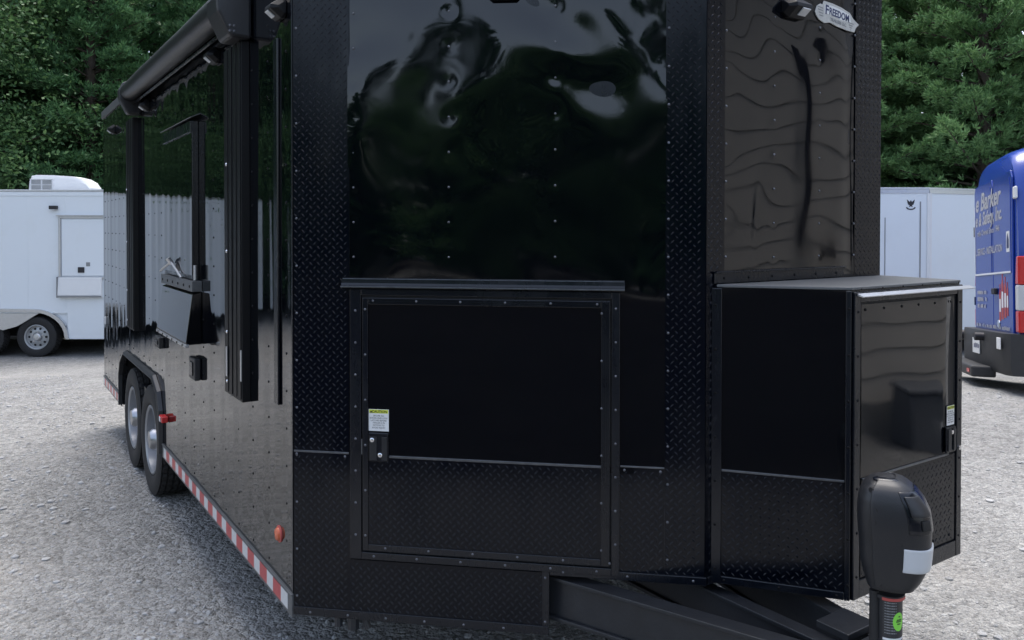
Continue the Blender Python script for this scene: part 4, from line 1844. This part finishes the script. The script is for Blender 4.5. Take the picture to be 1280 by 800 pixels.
    m_.add(q + q2, [(0, 1, 2, 3), (4, 5, 6, 7), (0, 1, 5, 4), (1, 2, 6, 5), (2, 3, 7, 6), (3, 0, 4, 7)])
    m_.build('windscreen', m_vglass, T)
    m_ = MB()
    m_.prism(Fr(F.p(Wv, 0, 0), -np.array(F.n), lat, up), [(3.0, 1.35), (4.1, 1.35), (3.95, 1.95), (3.0, 1.95)], -.03, .004)
    m_.build('side_window', m_vglass, T)


van()


# ------------------------------------------------------------------ workshop mirrored in the nose and box door
def workshop():
    t = np.array([.830, .557, 0])
    t /= np.linalg.norm(t)
    nrm = np.array([-t[1], t[0], 0])
    o0 = np.array([3.75, -3.35, 0.0])
    o0[2] = float(ground_z(o0[0], o0[1]))
    F = Fr(o0, t, nrm)
    T = thing('workshop_building', tuple(o0), 'tan lap-sided workshop mirrored in the black trailer front', 'building')
    s0, s1, dep, h_ = -3.3, 1.1, 4.2, 4.4
    m_ = MB()
    m_.box(F, s0, s1, -.12, 0, -.15, h_)
    m_.box(F, s0, s1, -dep, -dep + .12, -.15, h_)
    m_.box(F, s0, s0 + .12, -dep + .121, -.121, -.15, h_)
    m_.box(F, s1 - .12, s1, -dep + .121, -.121, -.15, h_)
    w_ = m_.build('wall', m_siding, T)
    m_ = MB()
    m_.prism(Fr((0, 0, 0), (0, 1, 0), (1, 0, 0)), [(.001, .0), (.022, .0), (.006, .20), (.001, .20)], 0, 1)
    me = bpy.data.meshes.new('siding_board')
    FF = Fr((0, 0, 0), t, nrm)
    q = [FF.p(s, d, z) for s in (s0, s1) for d, z in ((.001, 0), (.017, 0), (.006, .20), (.001, .20))]
    me.from_pydata(q, [], [(0, 1, 2, 3), (7, 6, 5, 4), (0, 1, 5, 4), (1, 2, 6, 5), (2, 3, 7, 6), (3, 0, 4, 7)])
    me.materials.append(m_siding)
    for k in range(19):
        b = bpy.data.objects.new('siding_board', me)
        COL.objects.link(b)
        b.parent = T
        b.location = (0, 0, .30 + k * .205)
    m_ = MB()
    m_.box(F, s0, s1, .001, .05, -.15, .295)
    m_.build('foundation', M('concrete', (.25, .25, .24), .85, noise=(8, .2), bump=(40, .004)), T)
    m_ = MB()
    m_.prism(Fr(F.p(s0 - .3, 0, 0), nrm, t), [(.4, h_ - .05), (-dep / 2, h_ + 1.1), (-dep - .4, h_ - .05), (-dep - .4, h_ + .1), (-dep / 2, h_ + 1.25), (.4, h_ + .1)], 0, s1 - s0 + .6)
    m_.build('roof', m_roof, T)
    for a in (s0, s1 - .10):
        m_ = MB()
        m_.box(F, a, a + .10, .031, .045, .0, h_)
        m_.build('corner_board', m_wsat, T)
    m_ = MB()
    m_.box(F, -.375, -.245, .046, .12, 1.45, h_ - 1.15)
    m_.box(F, -.375, -.245, .031, .0459, 1.45, h_ - 1.15)
    m_.build('downspout', m_ink, T, bevel=.015)
    # storage bin by the wall
    b0 = np.array(F.p(-.02, .32, 0))
    b0[2] = float(ground_z(b0[0], b0[1]))
    FB = Fr(b0, t, nrm)
    S = thing('storage_bin', tuple(b0), 'dark storage bin with pale label, mirrored in the tongue box door', 'storage bin')
    m_ = MB()
    n_ = [(-.17, .0), (.17, .0), (.20, .42), (-.20, .42)]
    m_.prism(FB, n_, -.16, .16)
    m_bin = M('bin_grey', (.13, .14, .155), .5, noise=(9, .1))
    bn = m_.build('bin_body', m_bin, S, bevel=.02)
    m_ = MB()
    m_.box(FB, -.22, .22, -.18, .18, .42, .46)
    m_.build('bin_lid', m_bin, S, bevel=.015)
    m_ = MB()
    m_.box(FB, .0, .13, .1605, .163, .12, .24)
    m_.build('bin_label', m_wsat, S)


workshop()


# ------------------------------------------------------------------ trees
def tube_path(mb, pts, rads, n=7):
    k0 = len(mb.v)
    pts = [np.array(p, float) for p in pts]
    for i, (p, r) in enumerate(zip(pts, rads)):
        a = pts[min(i + 1, len(pts) - 1)] - pts[max(i - 1, 0)]
        a /= np.linalg.norm(a) + 1e-9
        b = np.cross(a, (1, 0, 0) if abs(a[0]) < .9 else (0, 1, 0))
        b /= np.linalg.norm(b)
        c = np.cross(a, b)
        for j in range(n):
            w = 2 * math.pi * j / n
            mb.v.append(tuple(p + r * (b * math.cos(w) + c * math.sin(w))))
    for i in range(len(pts) - 1):
        for j in range(n):
            mb.f.append((k0 + i * n + j, k0 + i * n + (j + 1) % n, k0 + (i + 1) * n + (j + 1) % n, k0 + (i + 1) * n + j))


def needles(P, Dr, nb, ln, wd, r):
    """fans of thin blades at points P pointing about Dr"""
    n = len(P)
    P = np.repeat(P, nb, 0)
    Dr = np.repeat(Dr, nb, 0) + r.normal(0, .55, (n * nb, 3))
    Dr /= np.linalg.norm(Dr, axis=1, keepdims=True)
    l = ln * r.uniform(.6, 1.25, (n * nb, 1))
    sdv = np.cross(Dr, r.normal(0, 1, (n * nb, 3)))
    sdv /= np.linalg.norm(sdv, axis=1, keepdims=True) + 1e-9
    V = np.stack([P - sdv * wd * .35, P + Dr * l * .5 + sdv * wd * .6, P + Dr * l, P + Dr * l * .5 - sdv * wd * .6], 1).reshape(-1, 3)
    return V


def mesh_quads(name, V, mat):
    n = len(V) // 4
    me = bpy.data.meshes.new(name)
    me.vertices.add(n * 4)
    me.vertices.foreach_set('co', V.astype(np.float32).ravel())
    me.loops.add(n * 4)
    me.loops.foreach_set('vertex_index', np.arange(n * 4, dtype=np.int32))
    me.polygons.add(n)
    me.polygons.foreach_set('loop_start', np.arange(0, n * 4, 4, dtype=np.int32))
    me.polygons.foreach_set('loop_total', np.full(n, 4, dtype=np.int32))
    me.materials.append(mat)
    me.update(calc_edges=True)
    return me


def pine_meshes(seed, h, spread):
    r = np.random.default_rng(seed)
    mb = MB()
    lean = r.normal(0, .15, 2)
    tp = [(lean[0] * (k / 8) ** 2, lean[1] * (k / 8) ** 2, h * k / 8 - (.15 if k == 0 else 0)) for k in range(9)]
    tube_path(mb, tp, [.19 * (1 - k / 8) ** .8 + .015 for k in range(9)], 9)
    P, D_ = [], []
    z = .5
    while z < h * .98:
        f = z / h
        nbr = r.integers(5, 8)
        Lb = spread * (1 - f) ** .75 * r.uniform(.75, 1.1) + .25
        a0 = r.uniform(0, 6.28)
        for k in range(nbr):
            az = a0 + 6.283 * k / nbr + r.normal(0, .18)
            l = Lb * r.uniform(.65, 1.15)
            pitch = R(r.uniform(-8, 16) + 25 * f)
            dv = np.array([math.cos(az) * math.cos(pitch), math.sin(az) * math.cos(pitch), math.sin(pitch)])
            sag = r.uniform(.02, .10)
            base = np.array([lean[0] * f * f, lean[1] * f * f, z + r.normal(0, .08)])
            pt = lambda u: base + dv * l * u - np.array((0, 0, sag * l * u * u))
            tube_path(mb, [pt(0), pt(.5), pt(1.0)], [.035 * (1 - f) + .012, .02 * (1 - f) + .008, .004], 4)
            nt_ = int(14 + 36 * l)
            us = r.uniform(.18, 1.04, nt_) ** .8
            side = np.cross(dv, (0, 0, 1))
            for u in us:
                lat = r.normal(0, .24) * l * (1.12 - u) + r.normal(0, .06)
                q = pt(u) + side * lat + np.array((0, 0, r.normal(.03, .07)))
                P.append(q)
                D_.append(dv * .8 + side * np.sign(lat) * .5 + np.array((0, 0, .45)))
        z += r.uniform(.28, .46)
    V = needles(np.array(P), np.array(D_), 12, .15, .021, r)
    return mb, V


def broad_meshes(seed, h, spread):
    r = np.random.default_rng(seed)
    mb = MB()
    tp = [(.1 * math.sin(k * .9 + seed), .1 * math.cos(k * 1.1), h * .75 * k / 7 - (.15 if k == 0 else 0)) for k in range(8)]
    tube_path(mb, tp, [.17 * (1 - k / 8) + .03 for k in range(8)], 9)
    Vs = []
    for k in range(135):
        f = r.uniform(.06, 1.0)
        rad = spread * math.sqrt(max(.05, 1 - ((f - .45) / .6) ** 2)) * r.uniform(.35, 1.05)
        az = r.uniform(0, 6.28)
        c = np.array([math.cos(az) * rad, math.sin(az) * rad, f * h])
        b = np.array([0, 0, max(.4, c[2] - rad * .6)])
        tube_path(mb, [b, (b + c) / 2 + r.normal(0, .1, 3), c], [.04, .025, .006], 4)
        n = 620
        sg = r.uniform(.32, .6)
        Q = c + r.normal(0, 1, (n, 3)) * np.array((sg, sg, sg * .6))
        nr = r.normal(0, 1, (n, 3)) + np.array((0, 0, .8))
        nr /= np.linalg.norm(nr, axis=1, keepdims=True)
        a = np.cross(nr, r.normal(0, 1, (n, 3)))
        a /= np.linalg.norm(a, axis=1, keepdims=True)
        b_ = np.cross(nr, a)
        l = r.uniform(.032, .062, (n, 1))
        Vs.append(np.stack([Q - a * l, Q - b_ * l * .55, Q + a * l, Q + b_ * l * .55], 1).reshape(-1, 3))
    return mb, np.concatenate(Vs)


PROTO = []
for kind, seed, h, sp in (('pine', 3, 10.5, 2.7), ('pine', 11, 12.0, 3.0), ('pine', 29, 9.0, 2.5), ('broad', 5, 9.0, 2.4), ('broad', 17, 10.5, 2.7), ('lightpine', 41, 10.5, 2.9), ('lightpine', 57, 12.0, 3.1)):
    mb, V = pine_meshes(seed, h, sp) if kind != 'broad' else broad_meshes(seed, h, sp)
    me_t = bpy.data.meshes.new(kind + '_trunk')
    me_t.from_pydata(mb.v, [], mb.f)
    me_t.materials.append(m_bark)
    me_t.shade_smooth()
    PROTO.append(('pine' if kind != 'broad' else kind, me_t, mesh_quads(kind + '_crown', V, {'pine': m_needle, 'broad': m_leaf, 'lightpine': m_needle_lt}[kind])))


def plant(pi, x, y, sc_, rot, label, group):
    kind, mt, mc = PROTO[pi]
    z = float(ground_z(x, y))
    T = bpy.data.objects.new('pine_tree' if kind == 'pine' else 'broadleaf_tree', None)
    COL.objects.link(T)
    T.location = (x, y, z)
    T.rotation_euler = (0, 0, rot)
    T.scale = (sc_, sc_, sc_)
    tag(T, label, 'tree', group)
    for nm, me in (('trunk', mt), ('crown', mc)):
        o_ = bpy.data.objects.new(nm, me)
        COL.objects.link(o_)
        o_.parent = T


def row(az0, az1, dist, step, choice, lab_p, lab_b, group, sc_=(.9, 1.15), jit=.8):
    n = max(1, int(R(az1 - az0) * dist / step))
    for k in range(n):
        az = R(az0 + (az1 - az0) * (k + .5) / n)
        d = dist + rng.normal(0, jit)
        x = CAM[0] + d * math.sin(az) + rng.normal(0, .3)
        y = CAM[1] + d * math.cos(az) + rng.normal(0, .3)
        pi = choice[int(rng.integers(len(choice)))]
        plant(pi, x, y, rng.uniform(*sc_), rng.uniform(0, 6.28), lab_p if PROTO[pi][0] == 'pine' else lab_b, group)


GA = 'trees behind the white food trailer'
LP, LB = 'dark layered pine growing behind the white food trailer', 'round-leaved dark green tree behind the white food trailer'
row(-42, 16, 20.5, 2.5, (0, 1, 3, 2, 0), LP, LB, GA)
row(-40, 18, 23.5, 2.6, (0, 1, 1, 4), LP, LB, GA, (1.1, 1.3))
row(-40, 18, 27.5, 2.8, (1, 4), LP, LB, GA, (1.3, 1.5))
GB = 'trees behind the plain white trailer'
LP, LB = 'mid green layered pine growing behind the plain white trailer', 'leafy tree behind the plain white trailer'
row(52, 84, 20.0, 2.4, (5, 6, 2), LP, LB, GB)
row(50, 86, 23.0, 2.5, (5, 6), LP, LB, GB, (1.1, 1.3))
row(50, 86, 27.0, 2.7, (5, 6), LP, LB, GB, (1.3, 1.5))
row(18, 50, 24.0, 4.2, (0, 1), 'tall pine standing behind the black concession trailer', 'tree standing behind the black trailer', 'trees behind the black trailer', (1.1, 1.3))
LP, LB, GC = 'pine mirrored dark in the black nose panel', 'leafy tree mirrored dark in the black nose panel', 'trees mirrored in the nose panel'
row(-154, -96, 29.0, 2.5, (0, 3, 2, 4), LP, LB, GC, (.72, .98), 1.2)
row(-154, -96, 33.0, 2.7, (0, 3, 1, 4), LP, LB, GC, (.86, 1.14), 1.2)
